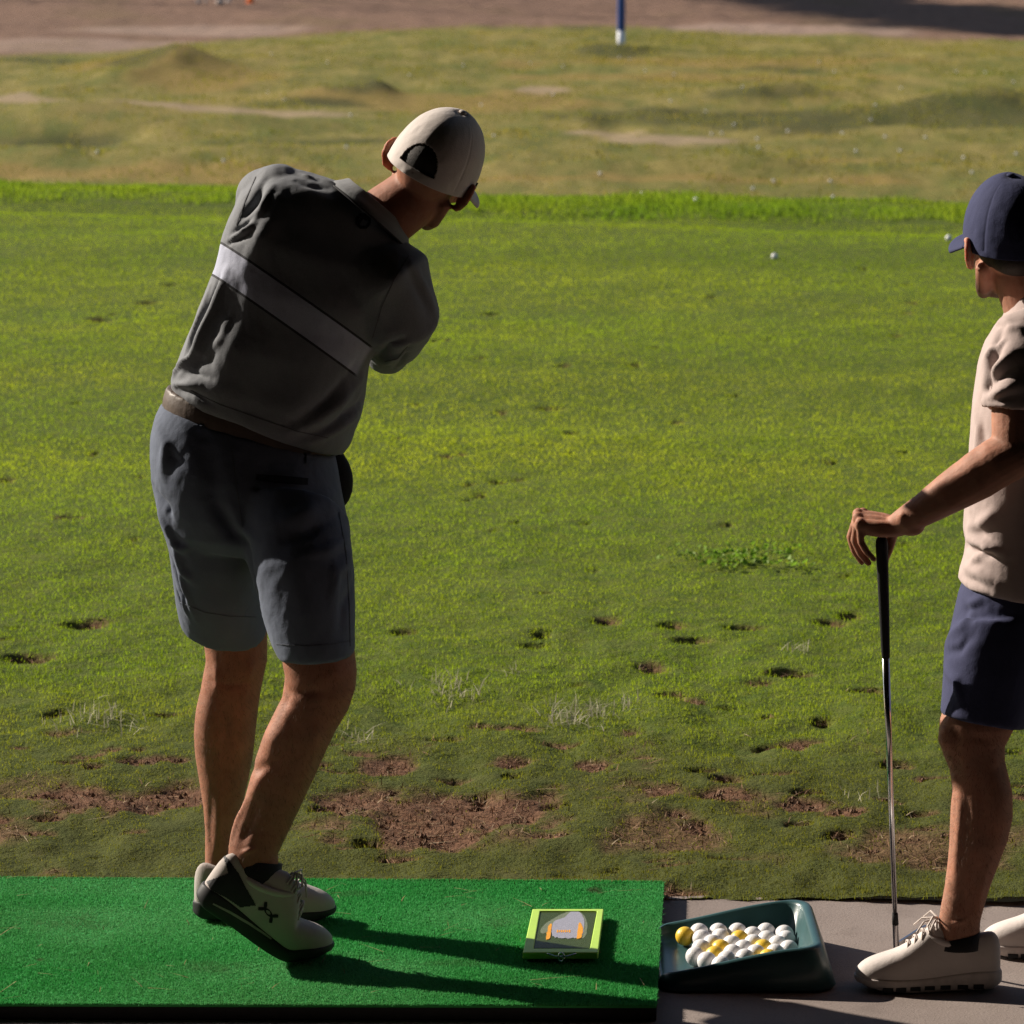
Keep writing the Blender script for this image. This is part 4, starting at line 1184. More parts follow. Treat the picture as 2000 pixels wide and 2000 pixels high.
LEGS2 = [([(1850, 1418), (1842, 1441), (1850, 1468)], .022, .007), ([(1858, 1415), (1870, 1440), (1866, 1470)], .010, -.004), ([(1862, 1480), (1872, 1490), (1866, 1505)], .010, -.004), ([(1862, 1510), (1868, 1526)], .012, .005), ([(1872, 1530), (1872, 1620), (1862, 1720)], .010, .003), ([(1890, 1540), (1888, 1620), (1880, 1700)], .010, -.003), ([(1940, 1500), (1955, 1560), (1950, 1620)], .030, .005), ([(1915, 1520), (1920, 1590), (1925, 1650)], .012, -.003),
         ([(1928, 1690), (1915, 1740), (1908, 1790)], .009, .004), ([(1912, 1700), (1900, 1750), (1892, 1790)], .011, -.004), ([(1872, 1795), (1876, 1806)], .014, .006), ([(1900, 1440), (1940, 1446)], .010, -.003), ([(1820, 985), (1870, 950), (1930, 905)], .010, -.003), ([(1800, 1012), (1860, 985), (1920, 950)], .012, .003), ([(1768, 1002), (1756, 1012)], .008, .003)]
def leg_hair(parent, me, zlo, zhi, n, col, name='leg_hair'):
    P, N = co(me) + np.array(parent['_b'][:]), no(me)
    ok = np.where((P[:, 2] > zlo) & (P[:, 2] < zhi))[0]; k = rng.choice(ok, n)
    p = P[k] + rng.normal(0, .001, (n, 3)); d = N[k] * .5 + rng.normal(0, .3, (n, 3)) + np.array([0, 0, -.75]); d /= np.linalg.norm(d, axis=1)[:, None]
    L = rng.uniform(.006, .014, n)[:, None]; w = np.cross(d, N[k]); w /= np.linalg.norm(w, axis=1)[:, None] + 1e-9
    V = np.stack([p - w * .00022, p + w * .00022, p + d * L + N[k] * .002], 1).reshape(-1, 3)
    m_ = bpy.data.meshes.new(name); m_.from_pydata(V.tolist(), [], np.arange(n * 3).reshape(n, 3).tolist()); m_.update()
    link(name, m_, col, parent, smooth=False)

# ------------------------------------------------------------------ golfer
g0 = G(520, 1815, MZ); g0[2] = MZ
hc = W(838, 345, 7.66); HM = frame((.30, .95, -.08), (.50, .0, .86))
b = Buf(); head(b, hc, HM, 1.0)
b.tube([W(715, 470, 7.66), W(752, 425, 7.66), W(806, 385, 7.66)], [.082, .066, .062], 24)
b.tube([W(720, 480, 7.66), W(640, 590, 7.68), W(545, 740, 7.7), W(500, 860, 7.7), W(495, 960, 7.7)], [.07, .115, .115, .105, .09], 24)
# far (left) leg and near (right) leg
b.sil([(350, 1050, 480, 1060, 7.82, .085), (372, 1130, 500, 1130, 7.83, .08), (393, 1215, 522, 1235, 7.84, .075), (402, 1290, 522, 1290, 7.84, .070), (393, 1340, 511, 1340, 7.84, .066), (383, 1385, 504, 1385, 7.845, .066), (379, 1430, 499, 1430, 7.85, .066),
       (381, 1475, 494, 1475, 7.85, .062), (389, 1525, 484, 1525, 7.845, .054), (397, 1575, 472, 1575, 7.84, .046), (401, 1625, 461, 1625, 7.835, .040), (401, 1670, 456, 1670, 7.83, .037), (400, 1715, 458, 1715, 7.83, .037), (398, 1755, 470, 1755, 7.83, .034)])
b.sil([(500, 1060, 655, 1060, 7.58, .085), (520, 1130, 675, 1130, 7.55, .08), (538, 1220, 690, 1220, 7.53, .075), (548, 1275, 692, 1270, 7.52, .072), (556, 1320, 697, 1312, 7.515, .070), (551, 1362, 694, 1345, 7.515, .068), (534, 1395, 681, 1385, 7.52, .067), (516, 1432, 658, 1422, 7.52, .066),
       (499, 1480, 634, 1472, 7.525, .062), (487, 1525, 613, 1520, 7.525, .056), (474, 1575, 589, 1572, 7.525, .048), (458, 1618, 570, 1612, 7.525, .043), (448, 1650, 556, 1640, 7.52, .042), (444, 1685, 542, 1668, 7.515, .042), (440, 1715, 545, 1700, 7.51, .040)])
# arms reach out in front of the chest, hands together on the grip
hp = W(640, 640, 8.22)
b.tube([W(525, 395, 7.74), W(575, 500, 7.90), W(610, 600, 8.05), hp + (-.03, -.05, .03)], [.055, .050, .042, .030], 18)
b.tube([W(782, 590, 7.62), W(765, 645, 7.78), W(728, 668, 7.92), W(685, 665, 8.08), hp + (.02, -.05, -.02)], [.058, .052, .046, .040, .030], 18)
dirc = np.array([-.15, .93, .18]); dirc /= np.linalg.norm(dirc)
grip_c = hp + np.array([0, .045, 0])
C4 = ((62, 70, 40), (64, 72, 42), (64, 72, 42), (62, 70, 42))
TH = ((.022, .030, -.010), (.046, .040, -.026), (.066, .030, -.042), (.082, .014, -.050))
hand(b, hp + (-.035, -.035, .035), (.55, .55, -.45), dirc, (-.7, .2, .6), C4, thumb=TH)
hand(b, hp + (.035, -.045, -.03), (-.45, .75, .35), dirc, (.75, .3, -.45), C4, thumb=TH)
me = fuse(b, .0044, 5)
body_fold(me, LEGS1); skin_relief(me)
P = co(me); attr(me, 'stubble', .25 * sstep(.0, .02, ((P - hc) @ HM[:, 1]) - .0) * sstep(.02, .05, -((P - hc) @ HM[:, 2])) * (np.linalg.norm(P - hc, axis=1) < .16))
Lc = (P - hc) @ HM; attr(me, 'ear', sstep(.078, .088, np.abs(Lc[:, 0])) * (np.abs(Lc[:, 2]) < .06) * (np.abs(Lc[:, 1]) < .06))
golfer = link('person', me, SKIN, base=g0, label='golfer seen from behind in grey polo, blue-grey shorts and pale cap, mid-swing on the mat', cat='person')
eyes(golfer, hc, HM)
b = Buf(); b.ell(hc + HM @ np.array((0, -.0125, .035)), (.0775, .0995, .0875), HM, 48, 40)
b.f = [q for q in b.f if np.mean([(np.array(b.v[i]) - hc) @ HM[:, 2] for i in q]) > .006]
HAIR = simple('hair', (.018, .012, .009), .6, .3, 90, .5, 700)
link('hair', modded(b.mesh(), ('SOLIDIFY', dict(thickness=.002, offset=1))), HAIR, golfer)
HAIRM = simple('body_hair', (.07, .042, .028), .9, .2, 60)
leg_hair(golfer, me, .20, .68, 9000, HAIRM)

# cap
CAPM = fabric('cap_cloth', (.55, .495, .465), .05, 1100, .1)
crown, brim, but = cap_mesh(hc, HM, (.091, .108), .138, .012, True, .092, .010, 3)
cp = link('cap', crown, CAPM, golfer); link('brim', brim, CAPM, cp); link('button', but, CAPM, cp)
b = Buf()
tag_c = hc + HM @ np.array([.0835, .050, .024])
b.box(tag_c, (.0015, .004, .010), HM); link('cap_tab', b.mesh(), simple('black_cloth', (.015, .015, .016), .8), cp, smooth=False)

# polo shirt
b = Buf()
b.sil([(338, 762, 668, 886, 7.70, .138), (335, 750, 682, 868, 7.70, .146), (336, 738, 690, 845, 7.70, .150), (342, 720, 703, 815, 7.70, .158), (356, 688, 714, 768, 7.70, .158), (376, 635, 722, 705, 7.69, .155), (398, 580, 752, 650, 7.69, .150), (420, 522, 785, 610, 7.68, .145), (432, 470, 806, 566, 7.68, .138), (447, 425, 806, 530, 7.67, .128),
       (470, 380, 802, 500, 7.67, .115), (510, 345, 797, 484, 7.66, .098), (570, 340, 795, 476, 7.66, .085), (640, 352, 793, 468, 7.66, .070), (690, 366, 790, 462, 7.66, .062)], 44, 2.35)
# shoulders and short sleeves
b.tube([W(545, 372, 7.68), W(524, 386, 7.72), W(520, 430, 7.80), W(545, 505, 7.92)], [.055, .068, .070, .066], 26, dome=True)
b.tube([W(700, 520, 7.66), W(765, 560, 7.62), W(778, 612, 7.64), W(772, 652, 7.74), W(757, 686, 7.86)], [.10, .096, .086, .066, .048], 26)
b.tube([W(640, 420, 7.66), W(575, 392, 7.68), W(535, 380, 7.70)], [.075, .066, .058], 24)
me = fuse(b, .0045, 18, .55)
tree_ = bvh(me)
fold(me, tree_, [
    # left shoulder and sleeve creases catching the sun
    ([(520, 352), (500, 395), (470, 430)], .010, -.014), ([(533, 365), (512, 410), (478, 446)], .009, .010), ([(508, 415), (478, 442), (452, 460)], .007, -.010), ([(500, 438), (475, 452), (446, 470)], .006, .008), ([(494, 455), (470, 466), (440, 480)], .006, -.008),
    ([(545, 372), (530, 430), (505, 480), (482, 520)], .022, .009), ([(570, 350), (600, 362), (640, 368)], .010, -.006), ([(590, 342), (612, 350)], .007, .006), ([(612, 345), (640, 356), (660, 366)], .008, .006),
    # long pull lines down the left flank
    ([(445, 530), (420, 600), (385, 680), (358, 720)], .012, .013), ([(430, 545), (400, 620), (372, 690)], .008, -.012), ([(412, 560), (388, 630), (362, 695)], .008, .008), ([(470, 560), (440, 640), (405, 700), (362, 735)], .016, -.010), ([(460, 590), (430, 660), (395, 712)], .012, .010),
    ([(338, 752), (362, 750), (392, 753)], .006, .010), ([(340, 735), (358, 712), (372, 700)], .006, .011), ([(346, 760), (380, 768), (420, 790)], .008, -.008), ([(350, 722), (380, 730), (415, 740)], .007, -.007),
    # gathers low on the right, above the hem
    ([(705, 735), (660, 790), (600, 830), (560, 845)], .013, .010), ([(712, 765), (670, 812), (615, 850)], .012, -.010), ([(700, 800), (655, 838), (600, 862)], .012, .009), ([(690, 715), (640, 780), (575, 820)], .013, -.009), ([(560, 700), (500, 790), (470, 822)], .03, -.006), ([(620, 740), (560, 820)], .03, .006), ([(480, 640), (440, 730), (420, 790)], .03, .006),
    # right sleeve
    ([(735, 700), (760, 675), (790, 662)], .009, -.012), ([(742, 712), (768, 696), (800, 682)], .008, .008), ([(770, 720), (785, 700), (800, 675)], .007, -.007), ([(790, 520), (815, 560), (835, 600)], .014, -.007), ([(805, 520), (832, 570), (850, 615)], .010, .006), ([(720, 560), (760, 620), (770, 650)], .03, -.007), ([(800, 500), (770, 540), (700, 570)], .03, .005)])
cloth_noise(me, .0035, 9, 201, (.4, 0, -1), 2.5); cloth_noise(me, .0020, 24, 203, (.35, 0, -1), 3.5); cloth_noise(me, .0007, 70, 205, (.3, 0, -1), 2.)
# chest band: a flat slice round the body between two piping lines
P = co(me)
def px_of(P):
    d = P - CAM; w = d @ FW; return 1000 + F * d[:, 0] / w, 1000 - F * (d @ UP) / w
Yb = 7.55
def sdist(p0, p1):
    a, c = W(*p0, Yb), W(*p1, Yb); t = c - a; t /= np.linalg.norm(t); nrm = np.cross(t, np.array([0, math.cos(R(11)), -math.sin(R(11))])); nrm /= np.linalg.norm(nrm)
    if nrm[2] > 0: nrm = -nrm
    return (P - a) @ nrm
sag = 0
d1 = sdist((478, 503), (743, 688)); d2 = sdist((436, 549), (690, 728))
attr(me, 'upper_line', d1); attr(me, 'lower_line', d2)
rightarm = (P - W(770, 660, 7.7)) @ np.array([.8, .3, -.5])
attr(me, 'sleeve', sstep(-.065, -.05, rightarm))
m = NT('polo_cloth')
big = m.noise(7, 3); fine = m.noise(620, 2)
base_c = m.ramp(big, [(.3, (.170, .178, .195)), (.7, (.195, .203, .220))]); band_c = m.ramp(big, [(.3, (.38, .40, .50)), (.7, (.42, .44, .545))])
inb = m.math('MULTIPLY', m.math('LESS_THAN', m.math('MULTIPLY', m.at('upper_line'), m.at('lower_line')), 0.), m.math('SUBTRACT', 1., m.at('sleeve')))
c = m.mix(inb, base_c, band_c)
pip = m.math('MULTIPLY', m.math('LESS_THAN', m.math('MINIMUM', m.math('ABSOLUTE', m.at('upper_line')), m.math('ABSOLUTE', m.at('lower_line'))), .0024), m.math('SUBTRACT', 1., m.at('sleeve')))
c = m.mix(pip, c, (.030, .031, .038))
c = m.mix(m.mapr(fine, .4, .65, 0, .35), c, m.mix(.5, c, (0, 0, 0)))
POLO = m.pbr(c, .8, .2, m.bump(m.math('ADD', m.math('MULTIPLY', fine, .4), m.noise(50, 3)), .3, .003), sheen=.04)
shirt = link('shirt', me, POLO, golfer)
# collar: a folded band round the neck
tr2 = bvh(me, shirt)
up_l = [(664, 354), (690, 372), (722, 398), (752, 424), (776, 448), (794, 472)]
lo_l = [(672, 370), (697, 398), (725, 424), (752, 450), (774, 472), (791, 490)]
def neckring(Cc, ux, vy, rx, ry, n=48): return [Cc + ux * (rx * math.cos(2 * math.pi * i / n)) + vy * (ry * math.sin(2 * math.pi * i / n)) for i in range(n)]
A, B = W(660, 352, 7.66), W(798, 470, 7.66); ux = (B - A) / 2; rx = np.linalg.norm(ux); ux /= rx; Cc = (A + B) / 2
nax = np.array([.62, .12, .78]); nax -= ux * (nax @ ux); nax /= np.linalg.norm(nax); vy = np.cross(nax, ux)
b = Buf()
b.loft([neckring(Cc - nax * .014, ux, vy, rx * 1.08, .100), neckring(Cc - nax * .004, ux, vy, rx * 1.05, .096), neckring(Cc + nax * .004, ux, vy, rx * .96, .086), neckring(Cc + nax * .016, ux, vy, rx * .88, .078), neckring(Cc + nax * .019, ux, vy, rx * .84, .074), neckring(Cc + nax * .008, ux, vy, rx * .80, .071), neckring(Cc - nax * .03, ux, vy, rx * .80, .071), neckring(Cc - nax * .045, ux, vy, rx * .92, .085)], caps=False)
cme = modded(b.mesh(), ('SUBSURF', dict(levels=2))); cloth_noise(cme, .002, 14, 5)
COLL = fabric('polo_collar', (.175, .18, .19), .06, 800)
link('collar', cme, COLL, shirt)
b = Buf(); rg = neckring(Cc - nax * .0155, ux, vy, rx * 1.085, .1015); b.tube(rg + rg[:1], .0022, 8, dome=False); link('collar_piping', b.mesh(), simple('dark_piping', (.015, .015, .018), .8), shirt)
# small dark emblem under the collar: ring with a solid heart
def decal(name, strokes, tree, mat, parent, w=.003, off=.0012, fills=()):
    b = Buf()
    for st in strokes:
        ww = st[1] if isinstance(st, tuple) else [w] * len(st); pts = st[0] if isinstance(st, tuple) else st
        tq = np.linspace(0, len(pts) - 1, (len(pts) - 1) * 5 + 1); ii = np.arange(len(pts))
        pts = list(zip(np.interp(tq, ii, [p[0] for p in pts]), np.interp(tq, ii, [p[1] for p in pts]))); ww = np.interp(tq, ii, ww)
        cols = [[] for _ in range(5)]
        for i, p in enumerate(pts):
            a, c = pts[max(i - 2, 0)], pts[min(i + 2, len(pts) - 1)]
            tx_, ty_ = c[0] - a[0], c[1] - a[1]; l_ = math.hypot(tx_, ty_) or 1; k = ww[i] * F / 7.6 / 2
            for q in range(5): cols[q].append(hit(tree, p[0] - ty_ / l_ * k * (q / 2 - 1), p[1] + tx_ / l_ * k * (q / 2 - 1), off)[0])
        n_ = len(pts); V_ = [p for c_ in cols for p in c_]
        b.add(V_, [(q * n_ + i, q * n_ + i + 1, (q + 1) * n_ + i + 1, (q + 1) * n_ + i) for q in range(4) for i in range(n_ - 1)])
    for poly in fills:
        ax_, ay_ = np.array([p[0] for p in poly]), np.array([p[1] for p in poly]); st_ = 1.6
        gxs, gys = np.arange(ax_.min(), ax_.max() + st_, st_), np.arange(ay_.min(), ay_.max() + st_, st_)
        def inside(x_, y_):
            r_ = False; n_ = len(poly)
            for i in range(n_):
                (xa, ya), (xb_, yb_) = poly[i], poly[i - 1]
                if (ya > y_) != (yb_ > y_) and x_ < (xb_ - xa) * (y_ - ya) / (yb_ - ya) + xa: r_ = not r_
            return r_
        grid = {}; vs_ = []; fs_ = []
        def gp(i, j):
            if (i, j) not in grid: grid[(i, j)] = len(vs_); vs_.append(hit(tree, gxs[i], gys[j], off)[0])
            return grid[(i, j)]
        for i in range(len(gxs) - 1):
            for j in range(len(gys) - 1):
                if inside(gxs[i] + st_ / 2, gys[j] + st_ / 2): fs_.append((gp(i, j), gp(i + 1, j), gp(i + 1, j + 1), gp(i, j + 1)))
        if fs_: b.add(vs_, fs_)
    me_ = modded(b.mesh(), ('SOLIDIFY', dict(thickness=.0006, offset=0)))
    return link(name, me_, mat, parent, smooth=False)
INK = simple('dark_ink', (.010, .010, .012), .7)
oc = [(709 + 13 * math.cos(t), 432 + 13 * math.sin(t)) for t in np.linspace(.4, 6.683, 9)]
decal('emblem', [oc, [(700, 436), (708, 424), (718, 430)]], tr2, INK, shirt, .0062)

# belt and shorts
b = Buf()
b.sil([(316, 796, 648, 900, 7.70, .128), (319, 774, 646, 882, 7.70, .129), (326, 752, 648, 862, 7.70, .126)], 44, 2.3)
belt = link('belt', fuse(b, .005, 4), simple('brown_leather', (.105, .078, .062), .5, .15, 30, .3, 120), golfer)
SHORTS = fabric('shorts_cloth', (.112, .130, .175), .07, 900, .03)
b = Buf()
b.sil([(317, 786, 655, 888, 7.70, .128), (304, 812, 660, 915, 7.70, .140), (295, 850, 664, 945, 7.70, .152), (293, 890, 669, 972, 7.70, .162), (297, 935, 675, 1000, 7.70, .164), (308, 985, 680, 1030, 7.70, .160), (322, 1030, 684, 1058, 7.70, .148), (340, 1060, 684, 1085, 7.70, .12)], 44, 2.3)
lh = b.sil([(310, 985, 500, 1015, 7.74, .150), (331, 1053, 505, 1070, 7.76, .150), (338, 1121, 508, 1130, 7.78, .136), (345, 1165, 514, 1185, 7.80, .122), (352, 1198, 520, 1236, 7.82, .110)], 36, 2.2)
rh = b.sil([(455, 1000, 680, 1020, 7.62, .13), (475, 1065, 685, 1065, 7.58, .125), (492, 1125, 691, 1123, 7.55, .118), (512, 1200, 692, 1205, 7.53, .108), (532, 1262, 692, 1262, 7.52, .102), (543, 1283, 692, 1276, 7.52, .100)], 36, 2.2)
me = fuse(b, .0050, 14, .5)
recess(me, [(lh[-1], lh[-1] - lh[-2], .074, .05), (rh[-1], rh[-1] - rh[-2], .074, .05)])
ts = bvh(me)
fold(me, ts, [
    ([(305, 820), (325, 870), (318, 930)], .012, .008), ([(330, 880), (345, 900), (330, 930)], .010, -.004), ([(300, 950), (325, 990), (335, 1010)], .010, -.013), ([(310, 990), (330, 1030), (345, 1060)], .010, .011), ([(335, 1050), (355, 1070), (370, 1065)], .008, .010),
    ([(340, 1060), (358, 1110), (378, 1135)], .010, .012), ([(332, 1080), (348, 1130), (372, 1180)], .009, -.010), ([(350, 1110), (366, 1160), (385, 1210)], .009, .009), ([(345, 1150), (360, 1190)], .006, -.007), ([(356, 1165), (370, 1205)], .006, .006),
    ([(400, 860), (430, 980), (465, 1050)], .02, -.010), ([(410, 970), (450, 1040), (485, 1075)], .014, -.012), ([(430, 960), (470, 1030), (500, 1060)], .014, .007), ([(485, 1060), (500, 1150), (520, 1240)], .012, -.010),
    ([(660, 960), (600, 1000), (540, 1020)], .018, .008), ([(670, 1000), (610, 1035), (560, 1050)], .016, -.008), ([(680, 1045), (640, 1075), (580, 1090)], .014, .007), ([(684, 1080), (655, 1120), (650, 1180)], .016, .008), ([(690, 1130), (670, 1180), (665, 1240)], .014, -.006), ([(560, 1100), (600, 1180), (610, 1260)], .03, .006), ([(410, 1080), (430, 1150), (450, 1210)], .03, -.006)])
cloth_noise(me, .0030, 10, 211, (0, 0, 1), 2.2); cloth_noise(me, .0016, 27, 213, (.5, 0, 1), 2.5); cloth_noise(me, .0006, 75, 215)
shorts = link('shorts', me, SHORTS, golfer)
tr3 = bvh(me, shorts)
decal('pocket_welt', [([(500, 932), (540, 936), (600, 941)], [.012, .016, .014])], tr3, off=.003, mat=simple('pocket_shadow', (.020, .022, .028), .9), parent=shorts)
for q, pts in enumerate((((392, 812), (397, 846)), ((603, 884), (601, 906)))): decal('belt_loop', [list(pts)], tr3, SHORTS, shorts, .010, .003)
b = Buf(); b.ell(W(655, 938, 7.74), (.038, .03, .063), frame((0, 1, 0), (-.05, 0, 1)), 26, 18); b.ell(W(648, 910, 7.74), (.034, .028, .04), None, 24, 14)
link('pocket_pouch', fuse(b, .004, 4), simple('black_cloth_pouch', (.010, .010, .012), .85), shorts)

THREAD = simple('seam_thread', (.095, .105, .130), .9)
for st in (([(452, 872), (462, 950), (474, 1030)], [.0018] * 3), ([(352, 1176), (400, 1196), (450, 1204), (500, 1205)], [.0014] * 4), ([(540, 1258), (600, 1262), (650, 1258), (688, 1250)], [.0014] * 4), ([(662, 1000), (676, 1080), (682, 1180), (684, 1262)], [.0016] * 4)):
    decal('seam', [st], tr3, THREAD, shorts, off=.0008)
SHT = simple('shirt_thread', (.10, .10, .11), .9)
for st in (([(372, 762), (430, 790), (500, 815), (580, 842), (640, 855)], [.0014] * 5), ([(500, 345), (480, 390), (462, 440)], [.0016] * 3), ([(752, 706), (776, 700), (796, 676)], [.0016] * 3), ([(798, 500), (770, 545), (745, 600), (728, 660)], [.0016] * 4)):
    decal('seam', [st], tr2, SHT, shirt, off=.0008)

# socks and shoes
SOCK = fabric('black_sock', (.012, .012, .014), .1, 700)
GREY = fabric('shoe_knit', (.42, .375, .35), .08, 1200, .1); DARK = simple('shoe_dark', (.014, .014, .016), .6, .2); LACE = simple('shoe_lace', (.42, .37, .34), .8)
SOLE1 = simple('shoe_sole_dark', (.020, .020, .022), .6, .2)
b = Buf(); b.sil([(450, 1674, 552, 1688, 7.517, .044), (446, 1700, 550, 1700, 7.513, .045), (448, 1725, 552, 1725, 7.51, .045)], 24); link('sock', b.mesh(), SOCK, golfer)
b = Buf(); b.sil([(396, 1690, 461, 1690, 7.83, .042), (394, 1720, 464, 1720, 7.83, .043), (392, 1745, 470, 1745, 7.83, .042)], 24); link('sock', b.mesh(), SOCK, golfer)
toe = G(636, 1868, MZ)
FLEX = R(34)
hl = toe - np.array([.328, .02, 0]); hl[2] = MZ
dirv = toe - hl
upR, meR, plR = shoe(golfer, hl + np.array([.012, -.006, 0]), dirv, .332, (GREY, SOLE1, LACE, GREY, DARK), FLEX)
hl2 = G(384, 1783, MZ); hl2[1] = 7.80
upL, meL, plL = shoe(golfer, hl2, (1, -.06, 0), .308, (GREY, SOLE1, LACE, GREY, DARK), 0)
tR = bvh(meR, upR)
# dark heel cup, side stripe and the maker's crossed-arcs emblem
def c5(pts): return [(340 + a * .18634, 1620 + c * .18634) for a, c in pts]
decal('heel_panel', [], tR, DARK, upR, fills=[[(436, 1668), (450, 1684), (466, 1706), (478, 1730), (500, 1768), (470, 1772), (440, 1752), (412, 1738), (404, 1722), (430, 1712), (446, 1706)]])
EM = []
cx, cy = 524, 1782

def em(u, v): 
    k = 16.0
    return (cx + k * (u * .66 + v * .75), cy + k * (u * .75 - v * .66))
for sgn in (1, -1):
    EM.append(([em(u, sgn * v) for u, v in ((-1.15, .62), (-.88, .34), (-.62, .02), (-.32, -.20), (0, -.27), (.32, -.20), (.62, .02), (.88, .34), (1.15, .62))], [.0060, .0072, .0056, .0030, .0020, .0030, .0056, .0072, .0060]))
decal('emblem', EM, tR, INK, upR)
decal('sole_stripe', [([(416, 1765), (450, 1782), (490, 1806), (530, 1834)], [.003, .005, .005, .003])], bvh(plR.data, plR), simple('pale_foam', (.30, .27, .25), .7), plR)

# club swung away in front of the body, hidden behind it from here
CH = simple('chrome', (.65, .65, .66), .18, .03, metal=1.); BLK = simple('grip_rubber', (.008, .008, .009), .75, .2, 200, .3, 500)
def club(base, butt, tip, lab, face_dir):
    butt, tip = np.array(butt), np.array(tip); d = tip - butt; L = np.linalg.norm(d); d /= L
    t = thing('golf_club', base, lab, 'golf club')
    b = Buf(); b.tube([butt, butt + d * .01, butt + d * .25, butt + d * .262], [.0122, .0128, .0090, .0085], 20); link('grip', b.mesh(), BLK, t)
    b = Buf(); b.tube([butt + d * .262, butt + d * .5, butt + d * (L - .10)], [.0076, .0070, .0050], 16, dome=False); link('shaft', b.mesh(), CH, t)
    b = Buf(); b.tube([butt + d * (L - .105), butt + d * (L - .078)], [.0062, .0070], 16, dome=False); link('ferrule', b.mesh(), BLK, t)
    f = np.array(face_dir, float); f -= d * (f @ d); f /= np.linalg.norm(f); w = np.cross(d, f)
    b = Buf(); b.tube([butt + d * (L - .078), butt + d * (L - .02), tip], [.0068, .0068, .0066], 16)
    sec = []
    for s_, hh, th in ((0, .030, .009), (.02, .036, .010), (.05, .045, .011), (.075, .050, .010), (.085, .040, .006)):
        c = tip + f * s_ - d * (.0)
        sec.append([c + d * 0.004 + w * th, c - d * hh + w * .002, c - d * hh - w * .003, c + d * 0.004 - w * th])
    b.loft(sec)
    link('club_head', b.mesh(), CH, t, smooth=False)
    return t
club(grip_c - dirc * .12, grip_c - dirc * .12, grip_c + dirc * .82, 'golf club swung out in front of the golfer in the grey polo', (.6, .2, -.8))

# ------------------------------------------------------------------ waiting golfer
p0 = G(1810, 1932, 0); p0[2] = 0
hc2 = W(1970, 489, 7.47); HM2 = frame((-.28, .95, .10), (-.03, -.1, 1))
b = Buf(); head(b, hc2, HM2, .98)
b.tube([W(2044, 660, 7.46), W(2020, 600, 7.46), W(1992, 525, 7.47)], [.078, .062, .059], 24)
b.tube([W(2040, 650, 7.46), W(2020, 760, 7.46), W(2015, 920, 7.46), W(2005, 1080, 7.46), W(2000, 1180, 7.47)], [.07, .10, .095, .09, .085], 24)
# near (left) leg, one step ahead, and far (right) leg behind
b.sil([(1900, 1180, 2050, 1190, 7.42, .07), (1876, 1260, 2020, 1270, 7.40, .072), (1856, 1350, 1994, 1370, 7.39, .070), (1837, 1405, 1978, 1425, 7.385, .070), (1833, 1442, 1962, 1455, 7.385, .066), (1842, 1475, 1962, 1485, 7.385, .063), (1855, 1505, 1968, 1510, 7.385, .062), (1860, 1540, 1976, 1545, 7.385, .062), (1857, 1590, 1977, 1595, 7.385, .060),
       (1855, 1640, 1967, 1640, 7.385, .056), (1851, 1690, 1949, 1690, 7.39, .049), (1845, 1735, 1932, 1735, 7.395, .042), (1838, 1775, 1920, 1775, 7.395, .038), (1833, 1800, 1914, 1800, 7.40, .037), (1830, 1850, 1912, 1850, 7.40, .037)])
b.sil([(1990, 1180, 2170, 1180, 7.56, .09), (2020, 1280, 2180, 1280, 7.58, .085), (2045, 1380, 2180, 1380, 7.6, .072), (2055, 1450, 2172, 1450, 7.61, .064), (2064, 1520, 2178, 1520, 7.62, .062), (2070, 1580, 2180, 1580, 7.625, .058), (2075, 1650, 2168, 1650, 7.63, .05), (2080, 1720, 2156, 1720, 7.635, .04), (2080, 1760, 2152, 1760, 7.64, .037), (2078, 1820, 2150, 1820, 7.64, .036)])
# near (left) arm with the hand draped over the butt of the club
sh2, el2, wr2 = W(1992, 690, 7.30), W(1982, 885, 7.25), W(1768, 1016, 7.29)
b.tube([W(2020, 690, 7.36), W(1998, 730, 7.30), W(1985, 800, 7.27), el2], [.04, .048, .050, .047], 22)
b.tube([el2, W(1945, 905, 7.25), W(1905, 932, 7.255), W(1850, 966, 7.265), W(1805, 995, 7.28), wr2, W(1740, 1028, 7.305)], [.050, .0505, .0485, .041, .033, .0275, .018], 22)
DX = np.array([-.90, .34, .06]); 
CU = ((66, 36, 16), (75, 36, 16), (85, 34, 15), (96, 30, 14))
hand(b, W(1768, 1025, 7.30), DX, (.34, .92, .10), (-.14, -.28, .95), CU, (.02, .0, -.02, -.04), thumb=((.022, .026, -.014), (.036, .040, -.036), (.040, .034, -.062), (.044, .020, -.084)), s=1.06)
# far (right) arm hangs beside the body
b.tube([W(2085, 700, 7.62), W(2112, 800, 7.66), W(2125, 900, 7.68), W(2100, 1010, 7.66), W(2080, 1110, 7.62)], [.040, .048, .046, .040, .029], 20)
hand(b, W(2078, 1122, 7.62), (-.1, -.05, -1), (-.8, -.5, .1), (.5, .85, 0), ((25, 25, 15),) * 4)
me = fuse(b, .0031, 5)
body_fold(me, LEGS2); skin_relief(me)
P = co(me) - hc2; fy_, uz_ = P @ HM2[:, 1], P @ HM2[:, 2]
attr(me, 'stubble', sstep(-.005, .02, fy_) * sstep(.025, .05, -uz_) * (uz_ > -.14) * (np.linalg.norm(P, axis=1) < .15))
Lc = P @ HM2; attr(me, 'ear', sstep(.078, .088, np.abs(Lc[:, 0])) * (np.abs(Lc[:, 2]) < .06) * (np.abs(Lc[:, 1]) < .06))
friend = link('person', me, SKIN2, base=p0, label='man in beige T-shirt, navy shorts and navy cap leaning on a club', cat='person')
eyes(friend, hc2, HM2, .98)
b = Buf(); b.ell(hc2 + HM2 @ np.array((0, -.014, .035)), (.077, .097, .082), HM2, 40, 24); b.ell(hc2 + HM2 @ np.array((0, -.052, .0)), (.062, .053, .042), HM2, 30, 18)
